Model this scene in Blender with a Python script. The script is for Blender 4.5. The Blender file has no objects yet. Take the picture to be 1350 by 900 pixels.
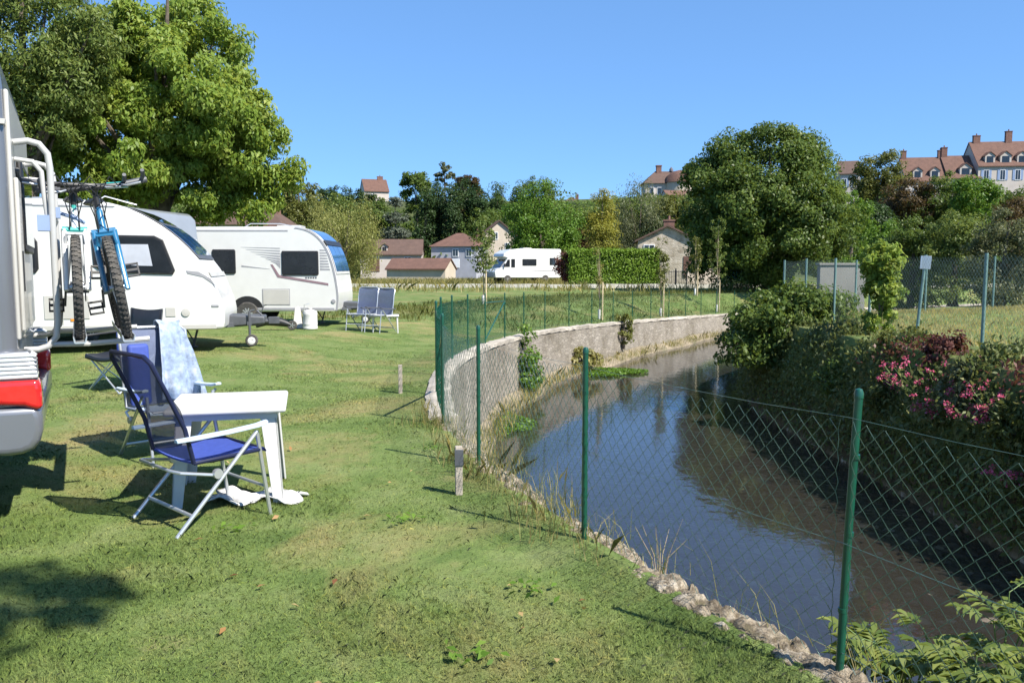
import bpy, bmesh, math, random
import numpy as np
from mathutils import Vector, Matrix
R = math.radians
rng = np.random.default_rng(11)
random.seed(11)
SC = bpy.context.scene
COL = SC.collection

# ------------------------------------------------------------ camera, sky, sun, exposure
F, CX, CY, PITCH, EYE = 1080.0, 675.0, 450.0, R(5.18), 1.65
cam = bpy.data.objects.new('camera', bpy.data.cameras.new('camera'))
COL.objects.link(cam)
cam.location = (0, 0, EYE)
cam.rotation_euler = (R(90) - PITCH, 0, 0)
cam.data.sensor_width = 36
cam.data.lens = F / 1350 * 36
cam.data.clip_start = 0.05
cam.data.clip_end = 3000
SC.camera = cam

SUN_EL = R(47)
SUN_DIR = Vector((0.80 * math.cos(SUN_EL), -0.60 * math.cos(SUN_EL), math.sin(SUN_EL)))   # towards the sun
world = bpy.data.worlds.new('World')
SC.world = world
world.use_nodes = True
wn = world.node_tree
sky = wn.nodes.new('ShaderNodeTexSky')
sky.sky_type = 'NISHITA'
sky.sun_disc = False
sky.sun_elevation = SUN_EL
sky.sun_rotation = math.atan2(0.80, -0.60)
sky.air_density = 0.7
sky.dust_density = 0.0
sky.ozone_density = 6.0
sky.altitude = 200
wn.nodes['Background'].inputs[1].default_value = 0.135
gm = wn.nodes.new('ShaderNodeGamma'); gm.inputs[1].default_value = .5       # evens the brightness of the sky dome
wn.links.new(sky.outputs[0], gm.inputs[0])
tm = wn.nodes.new('ShaderNodeMix'); tm.data_type = 'RGBA'; tm.blend_type = 'MULTIPLY'; tm.inputs[0].default_value = 1
tm.inputs[7].default_value = (.70, 1.12, 1.62, 1)
wn.links.new(gm.outputs[0], tm.inputs[6])
wn.links.new(tm.outputs[2], wn.nodes['Background'].inputs[0])
sl = bpy.data.lights.new('sun', 'SUN')
sl.energy = 4.7
sl.angle = R(0.5)
sl.color = (1.0, 0.94, 0.84)
sun = bpy.data.objects.new('sun', sl)
COL.objects.link(sun)
sun.rotation_euler = (-SUN_DIR).to_track_quat('-Z', 'Y').to_euler()
SC.view_settings.view_transform = 'Standard'
SC.view_settings.look = 'None'
SC.view_settings.exposure = 1.12
SC.view_settings.gamma = 1.0
SC.view_settings.use_curve_mapping = False
SC.render.engine = 'CYCLES'
SC.cycles.max_bounces = 8
SC.cycles.transparent_max_bounces = 16
SC.cycles.use_denoising = True

# ------------------------------------------------------------ measuring: a photo pixel and a distance give a point
def W(px, py, Y):
    dx, dy = (px - CX) / F, (py - CY) / F
    fy, fz = math.cos(PITCH), -math.sin(PITCH)
    ry, rz = fy - dy * math.sin(PITCH), fz - dy * math.cos(PITCH)
    k = Y / ry
    return Vector((dx * k, Y, EYE + rz * k))
def m_per_px(Y): return Y / F

# ------------------------------------------------------------ terrain
def smooth(a, b, x):
    t = np.clip((np.asarray(x, float) - a) / (b - a), 0, 1)
    return t * t * (3 - 2 * t)
def curve_fn(pts, sig=1.3):
    ys = np.linspace(-40, 160, 2001)
    a = np.array(pts, float)
    v = np.interp(ys, a[:, 0], a[:, 1])
    k = np.exp(-0.5 * (np.arange(-60, 61) * 0.1 / sig) ** 2); k /= k.sum()
    v = np.convolve(np.pad(v, 60, mode='edge'), k, mode='valid')
    return lambda y: np.interp(y, ys, v)
XL = curve_fn([(-40, 22), (-10, 8.0), (0, 2.95), (3.2, 1.27), (4.9, .42), (6.85, -.32), (8.4, -.78), (12.5, -1.12), (15.4, -1.1),
               (19.4, -.63), (24.8, .69), (29, 2.7), (34.4, 5.57), (43.4, 11.2), (48, 16.5), (52, 24), (60, 42), (160, 42)])
XR = curve_fn([(-40, 27), (-10, 12.5), (0, 7.9), (9, 6.65), (20, 6.5), (23, 7.0), (26, 8.6), (30, 11.0), (34, 13.5), (40, 21), (48, 34), (60, 60), (160, 60)])
ZT = curve_fn([(-40, 0), (9, 0), (12.5, -.03), (15.4, -.1), (19.4, -.2), (24.8, -.32), (29, -.42), (34.4, -.58), (43.4, -.85), (50, -.9), (160, -.2)])
WATER = -1.9
def hill(x, y):
    return 18.0 * smooth(112, 212, y + 0.35 * np.maximum(x, 0))
def lump(x, y):
    return (0.5 * np.sin(1.3 * x + 0.7 * y + 1) + 0.5 * np.sin(0.6 * x - 1.1 * y) + .35 * np.sin(2.9 * x + 1.9 * y + 2) + .3 * np.sin(3.7 * y - 2.1 * x)) * 0.012
def gz(x, y):
    x = np.asarray(x, float); y = np.asarray(y, float)
    xl, xr = XL(y), XR(y)
    dl = xl - x
    T = 0.18 * np.exp(-((x + 8) / 6) ** 2 - ((y - 16) / 6) ** 2) + 0.12 * smooth(18, 40, y)
    zt = ZT(y)
    zl = zt + (T - zt) * smooth(0.3, 4.5, dl)
    dr = x - xr
    zr = 0.3 + 0.35 * smooth(0, 14, dr) - 0.6 * smooth(22, 34, y) * (1 - smooth(6, 16, dr))
    z = np.where(x <= (xl + xr) / 2, zl, zr)
    return z + hill(x, y) + lump(x, y) * (1 + 2 * smooth(30, 80, y))
def G(x, y): return float(gz(x, y))

# ------------------------------------------------------------ materials
def new_mat(name):
    m = bpy.data.materials.new(name); m.use_nodes = True
    return m, m.node_tree, m.node_tree.nodes['Principled BSDF']
def ramp(nt, stops, fac):
    r = nt.nodes.new('ShaderNodeValToRGB')
    e = r.color_ramp.elements
    while len(e) < len(stops): e.new(0.5)
    for k, (p, c) in enumerate(stops):
        e[k].position = p; e[k].color = (*c, 1)
    nt.links.new(fac, r.inputs[0])
    return r.outputs[0]
def noise(nt, scale, detail=4, rough=.55, vec=None, kind='Object', dist=0.0):
    n = nt.nodes.new('ShaderNodeTexNoise')
    n.inputs['Scale'].default_value = scale; n.inputs['Detail'].default_value = detail
    n.inputs['Roughness'].default_value = rough; n.inputs['Distortion'].default_value = dist
    if vec is None:
        tc = nt.nodes.new('ShaderNodeTexCoord'); vec = tc.outputs[kind]
    nt.links.new(vec, n.inputs['Vector'])
    return n.outputs['Fac']
def bump(nt, bsdf, h, strength=.3, dist=.02):
    b = nt.nodes.new('ShaderNodeBump')
    b.inputs['Strength'].default_value = strength; b.inputs['Distance'].default_value = dist
    nt.links.new(h, b.inputs['Height']); nt.links.new(b.outputs[0], bsdf.inputs['Normal'])
def mix(nt, fac, a, b, mode='MIX'):
    n = nt.nodes.new('ShaderNodeMix'); n.data_type = 'RGBA'; n.blend_type = mode
    for s, v in ((n.inputs[0], fac), (n.inputs[6], a), (n.inputs[7], b)):
        if isinstance(v, bpy.types.NodeSocket): nt.links.new(v, s)
        elif isinstance(v, (int, float)): s.default_value = v
        else: s.default_value = (*v, 1)
    return n.outputs[2]
def plain(name, c, rough=.5, metal=0.0, var=.12, scale=8, bmp=0.0, coat=0.0, dirt=None):
    m, nt, b = new_mat(name)
    n = noise(nt, scale, 5)
    lo = tuple(v * (1 - var) for v in c); hi = tuple(min(1, v * (1 + var)) for v in c)
    col = ramp(nt, [(.3, lo), (.7, hi)], n)
    if dirt:
        d = noise(nt, scale * .35, 6, .65)
        f = ramp(nt, [(.5, (0, 0, 0)), (.72, (1, 1, 1))], d)
        col = mix(nt, f, col, dirt)
    nt.links.new(col, b.inputs['Base Color'])
    b.inputs['Roughness'].default_value = rough; b.inputs['Metallic'].default_value = metal
    b.inputs['Coat Weight'].default_value = coat
    if bmp: bump(nt, b, noise(nt, scale * 6, 4), bmp, .01)
    return m
def leafmat(name, dark, mid, light, trans=.32, rough=.45):
    m, nt, b = new_mat(name)
    at = nt.nodes.new('ShaderNodeAttribute'); at.attribute_name = 'tint'
    col = ramp(nt, [(0, dark), (.5, mid), (1, light)], at.outputs['Fac'])
    nt.links.new(col, b.inputs['Base Color'])
    b.inputs['Roughness'].default_value = rough
    b.inputs['Specular IOR Level'].default_value = .22
    t = nt.nodes.new('ShaderNodeBsdfTranslucent')
    tcol = mix(nt, .55, col, (light[0] * 1.5, light[1] * 1.5, light[2] * .8))
    nt.links.new(tcol, t.inputs[0])
    s = nt.nodes.new('ShaderNodeMixShader'); s.inputs[0].default_value = trans
    nt.links.new(b.outputs[0], s.inputs[1]); nt.links.new(t.outputs[0], s.inputs[2])
    nt.links.new(s.outputs[0], nt.nodes['Material Output'].inputs[0])
    return m
def glassmat(name, c, rough=.05):
    m, nt, b = new_mat(name)
    nt.links.new(ramp(nt, [(.35, tuple(v * .7 for v in c)), (.65, c)], noise(nt, 2.2, 3)), b.inputs['Base Color'])
    b.inputs['Roughness'].default_value = rough; b.inputs['Coat Weight'].default_value = .5
    b.inputs['Coat Roughness'].default_value = .03
    return m
def stonemat(name, cols, scale, mortar=(.4, .36, .3), flat=2.2, bmp=.8):
    m, nt, b = new_mat(name)
    tc = nt.nodes.new('ShaderNodeTexCoord')
    mp = nt.nodes.new('ShaderNodeMapping'); mp.inputs['Scale'].default_value = (1, 1, flat)
    nt.links.new(tc.outputs['Object'], mp.inputs[0])
    nz = nt.nodes.new('ShaderNodeTexNoise'); nz.inputs['Scale'].default_value = 3
    nt.links.new(mp.outputs[0], nz.inputs['Vector'])
    va = nt.nodes.new('ShaderNodeVectorMath'); va.operation = 'MULTIPLY_ADD'
    va.inputs[1].default_value = (.08, .08, .08)
    nt.links.new(nz.outputs['Color'], va.inputs[0]); nt.links.new(mp.outputs[0], va.inputs[2])
    v = nt.nodes.new('ShaderNodeTexVoronoi'); v.inputs['Scale'].default_value = scale
    nt.links.new(va.outputs[0], v.inputs['Vector'])
    e = nt.nodes.new('ShaderNodeTexVoronoi'); e.feature = 'DISTANCE_TO_EDGE'; e.inputs['Scale'].default_value = scale
    nt.links.new(va.outputs[0], e.inputs['Vector'])
    sep = nt.nodes.new('ShaderNodeSeparateColor'); nt.links.new(v.outputs['Color'], sep.inputs[0])
    col = ramp(nt, [(k / (len(cols) - 1), c) for k, c in enumerate(cols)], sep.outputs[0])
    edge = ramp(nt, [(.02, (0, 0, 0)), (.09, (1, 1, 1))], e.outputs['Distance'])
    col = mix(nt, edge, mortar, col)
    st = ramp(nt, [(.42, (1, 1, 1)), (.7, (.55, .52, .46))], noise(nt, 1.1, 6, .7))
    col = mix(nt, 1.0, col, st, 'MULTIPLY')
    nt.links.new(col, b.inputs['Base Color']); b.inputs['Roughness'].default_value = .9
    h = mix(nt, .35, edge, noise(nt, 22, 5))
    bump(nt, b, h, bmp, .03)
    return m
def roofmat(name, c1, c2, scale=3.0):
    m, nt, b = new_mat(name)
    tc = nt.nodes.new('ShaderNodeTexCoord')
    w = nt.nodes.new('ShaderNodeTexWave'); w.bands_direction = 'Z'; w.inputs['Scale'].default_value = scale * 1.6
    w.inputs['Distortion'].default_value = 1.5
    nt.links.new(tc.outputs['Object'], w.inputs[0])
    col = ramp(nt, [(.25, c1), (.75, c2)], noise(nt, 1.3, 7, .72))
    col = mix(nt, .35, col, ramp(nt, [(0, (.35, .3, .28)), (.6, (1, 1, 1))], w.outputs['Fac']), 'MULTIPLY')
    nt.links.new(col, b.inputs['Base Color']); b.inputs['Roughness'].default_value = .85
    bump(nt, b, w.outputs['Fac'], .5, .05)
    return m
def lawn_colour(nt):
    tc = nt.nodes.new('ShaderNodeTexCoord'); v = tc.outputs['Object']
    g = ramp(nt, [(.28, (.074, .120, .032)), (.5, (.124, .174, .052)), (.75, (.185, .218, .09))], noise(nt, 1.7, 7, .62, v))
    dryf = ramp(nt, [(.50, (0, 0, 0)), (.70, (.9, .9, .9))], noise(nt, .42, 6, .66, v, dist=.5))
    dry = ramp(nt, [(.35, (.32, .235, .125)), (.7, (.23, .21, .09))], noise(nt, 5, 4, .6, v))
    return mix(nt, dryf, g, dry), v
def ground_mat():
    m, nt, b = new_mat('lawn_ground')
    col, v = lawn_colour(nt)
    # soil and roots in bare spots
    soil = ramp(nt, [(.60, (0, 0, 0)), (.72, (.8, .8, .8))], noise(nt, 1.05, 7, .7, v))
    col = mix(nt, soil, col, (.24, .185, .10))
    fine = ramp(nt, [(.35, (.6, .6, .55)), (.6, (1.05, 1.05, 1.0))], noise(nt, 60, 3, .7, v))
    col = mix(nt, .55, col, fine, 'MULTIPLY')
    geo = nt.nodes.new('ShaderNodeNewGeometry'); sx = nt.nodes.new('ShaderNodeSeparateXYZ')
    nt.links.new(geo.outputs['Position'], sx.inputs[0])
    def mr(a, b_, s):
        q = nt.nodes.new('ShaderNodeMapRange'); q.inputs[1].default_value = a; q.inputs[2].default_value = b_
        nt.links.new(s, q.inputs[0]); return q.outputs[0]
    col = mix(nt, mr(80, 110, sx.outputs[1]), col, ramp(nt, [(.4, (.035, .055, .018)), (.6, (.09, .10, .035))], noise(nt, .12, 6, .7, v)))
    # earth on the cut bank, then the gravel of the bed
    peb = nt.nodes.new('ShaderNodeTexVoronoi'); peb.inputs['Scale'].default_value = 11
    nt.links.new(v, peb.inputs['Vector'])
    sp = nt.nodes.new('ShaderNodeSeparateColor'); nt.links.new(peb.outputs['Color'], sp.inputs[0])
    bed = ramp(nt, [(0, (.06, .042, .022)), (.4, (.15, .105, .055)), (.75, (.27, .20, .115)), (.93, (.42, .34, .22)), (1, (.7, .62, .48))], sp.outputs[0])
    bed = mix(nt, .32, bed, ramp(nt, [(.35, (.11, .085, .04)), (.65, (.24, .18, .10))], noise(nt, .8, 6, .7, v)))
    earth = ramp(nt, [(.35, (.045, .04, .02)), (.65, (.13, .11, .06))], noise(nt, 3, 6, .7, v))
    col = mix(nt, mr(-.95, -1.2, sx.outputs[2]), col, earth)
    col = mix(nt, mr(-1.8, -1.92, sx.outputs[2]), col, bed)
    nt.links.new(col, b.inputs['Base Color'])
    b.inputs['Roughness'].default_value = .95; b.inputs['Specular IOR Level'].default_value = .15
    h = mix(nt, .5, noise(nt, 45, 4, .7, v), peb.outputs['Distance'])
    bump(nt, b, h, .7, .03)
    return m
def blade_mat():
    m, nt, b = new_mat('grass_blades')
    col, v = lawn_colour(nt)
    at = nt.nodes.new('ShaderNodeAttribute'); at.attribute_name = 'tint'
    col = mix(nt, 1.0, col, ramp(nt, [(0, (.78, .84, .72)), (.6, (1.25, 1.25, 1.1)), (.86, (1.55, 1.5, 1.25)), (.92, (2.1, 1.9, 1.6)), (1, (2.3, 2.0, 1.7))], at.outputs['Fac']), 'MULTIPLY')
    nt.links.new(col, b.inputs['Base Color']); b.inputs['Roughness'].default_value = .6
    b.inputs['Specular IOR Level'].default_value = .25
    ge = nt.nodes.new('ShaderNodeNewGeometry'); va = nt.nodes.new('ShaderNodeVectorMath'); va.operation = 'MULTIPLY_ADD'
    va.inputs[1].default_value = (.45, .45, .45); va.inputs[2].default_value = (0, 0, .75)
    nt.links.new(ge.outputs['Normal'], va.inputs[0]); vn = nt.nodes.new('ShaderNodeVectorMath'); vn.operation = 'NORMALIZE'
    nt.links.new(va.outputs[0], vn.inputs[0]); nt.links.new(vn.outputs[0], b.inputs['Normal'])
    t = nt.nodes.new('ShaderNodeBsdfTranslucent'); nt.links.new(col, t.inputs[0])
    s = nt.nodes.new('ShaderNodeMixShader'); s.inputs[0].default_value = .3
    nt.links.new(b.outputs[0], s.inputs[1]); nt.links.new(t.outputs[0], s.inputs[2])
    nt.links.new(s.outputs[0], nt.nodes['Material Output'].inputs[0])
    return m
def water_mat():
    m, nt, b = new_mat('river_water')
    nt.nodes.remove(b)
    h = mix(nt, .4, noise(nt, 5.0, 3, .5), noise(nt, 1.2, 2, .5))
    bp = nt.nodes.new('ShaderNodeBump'); bp.inputs['Strength'].default_value = .10; bp.inputs['Distance'].default_value = .05
    nt.links.new(h, bp.inputs['Height'])
    g = nt.nodes.new('ShaderNodeBsdfGlossy'); g.inputs['Roughness'].default_value = .015; g.inputs[0].default_value = (.95, .97, 1, 1)
    nt.links.new(bp.outputs[0], g.inputs['Normal'])
    tr = nt.nodes.new('ShaderNodeBsdfTransparent'); tr.inputs[0].default_value = (.82, .77, .66, 1)
    df = nt.nodes.new('ShaderNodeBsdfDiffuse'); df.inputs[0].default_value = (.19, .17, .14, 1)
    t = nt.nodes.new('ShaderNodeMixShader'); t.inputs[0].default_value = .12
    nt.links.new(tr.outputs[0], t.inputs[1]); nt.links.new(df.outputs[0], t.inputs[2])
    f = nt.nodes.new('ShaderNodeFresnel'); f.inputs[0].default_value = 1.55
    nt.links.new(bp.outputs[0], f.inputs['Normal'])
    s = nt.nodes.new('ShaderNodeMixShader')
    nt.links.new(f.outputs[0], s.inputs[0]); nt.links.new(t.outputs[0], s.inputs[1]); nt.links.new(g.outputs[0], s.inputs[2])
    nt.links.new(s.outputs[0], nt.nodes['Material Output'].inputs[0])
    return m
def mesh_fabric(name, c, hole=.22):
    m, nt, b = new_mat(name)
    nt.links.new(ramp(nt, [(.3, tuple(v * .8 for v in c)), (.7, c)], noise(nt, 30, 3)), b.inputs['Base Color'])
    b.inputs['Roughness'].default_value = .6
    t = nt.nodes.new('ShaderNodeBsdfTransparent')
    s = nt.nodes.new('ShaderNodeMixShader'); s.inputs[0].default_value = hole
    nt.links.new(b.outputs[0], s.inputs[1]); nt.links.new(t.outputs[0], s.inputs[2])
    nt.links.new(s.outputs[0], nt.nodes['Material Output'].inputs[0])
    return m

M = {}
M['ground'] = ground_mat(); M['blades'] = blade_mat(); M['water'] = water_mat()
M['caravan'] = plain('caravan_white', (.60, .60, .585), .28, 0, .035, 3, coat=.3)
M['cream'] = plain('cream_panel', (.43, .42, .395), .35, 0, .05, 3, coat=.2)
M['silver'] = plain('silver_paint', (.175, .185, .21), .32, .4, .04, 3, coat=.5)
M['vangrey'] = plain('grey_van_paint', (.30, .32, .34), .3, .3, .05, 3, coat=.5)
M['black'] = plain('black_plastic', (.018, .018, .02), .45, 0, .2, 12)
M['darkgrey'] = plain('dark_grey_plastic', (.07, .075, .085), .5, 0, .15, 10)
M['midgrey'] = plain('grey_decal', (.28, .28, .30), .4, 0, .1, 10)
M['glass'] = glassmat('dark_window', (.02, .024, .03))
M['skyglass'] = glassmat('sky_blue_window', (.03, .10, .27))  # blue base colour stands in for sky reflected in the panes
M['curtain'] = plain('pale_blind', (.42, .44, .50), .5, 0, .1, 4, coat=.6)
M['rubber'] = plain('rubber', (.05, .048, .045), .85, 0, .2, 20, .4, dirt=(.13, .115, .095))
M['alu'] = plain('aluminium', (.58, .60, .62), .32, .7, .06, 9)
M['whitetube'] = plain('white_tube', (.42, .42, .41), .35, .1, .05, 8)
M['chrome'] = plain('chrome', (.6, .6, .62), .15, 1, .05, 9)
M['redlens'] = plain('red_lens', (.55, .02, .02), .12, 0, .15, 25, coat=.8)
M['clearlens'] = plain('clear_lens', (.62, .64, .68), .12, .3, .1, 30, coat=.8)
M['yellowplate'] = plain('yellow_plate', (.75, .5, .04), .4)
M['teal'] = plain('teal_paint', (.03, .30, .27), .3, 0, .1, 9, coat=.6)
M['bikewhite'] = plain('white_bike_paint', (.7, .72, .74), .3, 0, .06, 9, coat=.6)
M['bikeblue'] = plain('blue_bike_paint', (.02, .14, .28), .3, 0, .1, 9, coat=.6)
M['navy'] = mesh_fabric('navy_mesh_fabric', (.026, .042, .155), .15)
M['blueseat'] = plain('blue_fabric', (.035, .065, .30), .7, 0, .12, 30)
M['navytube'] = plain('navy_tube', (.012, .016, .05), .4, .2, .1, 9)
M['paleblue'] = plain('pale_blue_plastic', (.45, .55, .66), .45, 0, .05, 9)
M['slate'] = mesh_fabric('slate_blue_fabric', (.11, .14, .24), .08)
M['whiteplastic'] = plain('white_plastic', (.56, .56, .555), .4, 0, .03, 5)
M['whitecloth'] = plain('white_cloth', (.56, .56, .56), .8, 0, .04, 6, .2)
M['greencoat'] = plain('green_fence_coating', (.005, .064, .036), .35, 0, .15, 14, coat=.4)
M['greenwire'] = plain('green_wire', (.085, .15, .12), .3, .2, .2, 20, coat=1.0)
M['greywire'] = plain('grey_green_wire', (.20, .27, .25), .3, .5, .2, 20)
M['greypost'] = plain('grey_green_post', (.13, .22, .21), .4, .1, .15, 8)
M['bark'] = plain('bark', (.10, .08, .06), .9, 0, .4, 6, .8)
M['palebark'] = plain('pale_bark', (.30, .24, .16), .9, 0, .25, 6, .5)
M['timber'] = plain('weathered_timber', (.33, .29, .24), .9, 0, .3, 14, .5)
M['stake'] = plain('pale_stake', (.52, .42, .26), .8, 0, .2, 10)
M['stone'] = stonemat('wall_stone', [(.19, .17, .14), (.255, .23, .19), (.22, .195, .165), (.30, .27, .23)], 3.8, (.175, .158, .135), 3.0, .45)
M['coping'] = plain('coping_stone', (.37, .335, .285), .9, 0, .3, 4.5, .8, dirt=(.20, .175, .14))
M['stone_wet'] = plain('wet_stone', (.15, .12, .085), .5, 0, .35, 9, .5, dirt=(.10, .08, .05))
M['footing'] = plain('footing_concrete', (.20, .165, .115), .9, 0, .3, 3.2, .8, dirt=(.10, .095, .05))
M['rubble'] = stonemat('pale_rubble', [(.40, .36, .30), (.56, .52, .45), (.30, .25, .20), (.62, .58, .52)], 9, (.25, .20, .15), 1.3, 1.0)
M['housestone'] = stonemat('house_stone', [(.34, .29, .23), (.45, .39, .32), (.39, .34, .28), (.5, .44, .37)], 2.4, (.46, .41, .34), 1.8, .5)
M['render_cream'] = plain('cream_render', (.44, .38, .31), .9, 0, .1, .8, dirt=(.42, .36, .28))
M['render_pink'] = plain('pink_cream_render', (.46, .41, .37), .9, 0, .1, .8, dirt=(.45, .38, .32))
M['render_grey'] = plain('blue_grey_render', (.32, .33, .38), .9, 0, .12, .8)
M['render_dark'] = plain('slate_cladding', (.10, .10, .12), .8, 0, .15, 1)
M['rooftile'] = roofmat('brown_roof_tiles', (.075, .046, .036), (.135, .083, .064))
M['roofred'] = roofmat('red_roof_tiles', (.095, .05, .037), (.175, .092, .066))
M['brick'] = plain('chimney_brick', (.16, .085, .065), .9, 0, .25, 3, .4)
M['windowwhite'] = plain('white_window_paint', (.72, .73, .74), .5, 0, .04, 4)
M['shutterblue'] = plain('blue_shutter', (.20, .27, .42), .6, 0, .1, 4)
M['doorbrown'] = plain('brown_door', (.12, .06, .045), .6, 0, .2, 4)
M['asphalt'] = plain('pale_road', (.36, .33, .29), .95, 0, .12, .7, .4)
M['kerb'] = plain('kerb_concrete', (.52, .49, .45), .9, 0, .12, 2, .3)
M['concrete'] = plain('grey_concrete', (.21, .205, .195), .9, 0, .15, .8, .3, dirt=(.22, .21, .19))
M['stem'] = plain('green_stem', (.09, .15, .035), .7)
M['iron'] = plain('dark_iron', (.03, .03, .035), .5, .4)
M['netting'] = mesh_fabric('green_netting', (.015, .13, .10), .35)
L = {}
L['chestnut'] = leafmat('chestnut_leaf', (.085, .145, .018), (.185, .27, .048), (.33, .375, .10), .44)
L['ash'] = leafmat('ash_leaf', (.06, .10, .022), (.13, .175, .042), (.215, .25, .075))
L['dense'] = leafmat('dense_leaf', (.038, .07, .013), (.09, .14, .028), (.16, .205, .05), .34)
L['bright'] = leafmat('bright_leaf', (.05, .11, .012), (.095, .18, .022), (.16, .25, .04))
L['olive'] = leafmat('olive_leaf', (.06, .075, .016), (.12, .135, .032), (.19, .19, .055))
L['yellow'] = leafmat('yellowing_leaf', (.12, .14, .02), (.23, .23, .04), (.38, .33, .07))
L['willow'] = leafmat('willow_leaf', (.13, .15, .035), (.24, .25, .08), (.34, .33, .13))
L['greygreen'] = leafmat('grey_green_leaf', (.06, .075, .035), (.12, .135, .07), (.19, .20, .11))
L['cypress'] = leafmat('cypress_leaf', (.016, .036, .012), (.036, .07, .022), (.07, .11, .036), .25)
L['cedar'] = leafmat('cedar_leaf', (.05, .065, .045), (.10, .12, .085), (.16, .175, .13), .15)
L['rust'] = leafmat('rusty_leaf', (.04, .028, .012), (.085, .058, .026), (.14, .10, .045))
L['hedge'] = leafmat('hedge_leaf', (.085, .16, .016), (.14, .235, .026), (.21, .30, .045), .3)
L['bank'] = leafmat('bank_leaf', (.045, .065, .018), (.10, .135, .04), (.22, .22, .09))
L['wine'] = leafmat('wine_leaf', (.05, .018, .018), (.10, .035, .03), (.17, .07, .05))
L['pink'] = leafmat('pink_petal', (.36, .03, .10), (.55, .08, .18), (.66, .20, .32), .3)
L['fresh'] = leafmat('fresh_leaf', (.10, .20, .025), (.16, .29, .04), (.24, .38, .08), .4)
L['weed'] = leafmat('weed_leaf', (.10, .12, .03), (.22, .21, .075), (.40, .33, .15))
L['straw'] = leafmat('straw_grass', (.17, .16, .06), (.30, .26, .11), (.45, .38, .19), .4)
L['dead'] = leafmat('dead_leaf', (.16, .06, .03), (.28, .15, .06), (.45, .36, .16), .2)

# ------------------------------------------------------------ object helpers
def tag(o, label, cat=None, group=None):
    o['label'] = label
    if cat: o['category'] = cat
    if group: o['group'] = group
    return o
def thing(name, label, cat, loc=(0, 0, 0), rotz=0.0, group=None):
    o = bpy.data.objects.new(name, None); COL.objects.link(o)
    o.empty_display_size = .2
    o.location = loc; o.rotation_euler = (0, 0, rotz)
    return tag(o, label, cat, group)
def kids(o): return [c for c in bpy.data.objects if c.parent == o]
def copy_tree(o, parent=None, childmap=None):
    if childmap is None:
        childmap = {}
        for c in bpy.data.objects:
            if c.parent: childmap.setdefault(c.parent.name, []).append(c)
    c = o.copy(); COL.objects.link(c); c.parent = parent
    for ch in childmap.get(o.name, []): copy_tree(ch, c, childmap)
    return c

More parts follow.
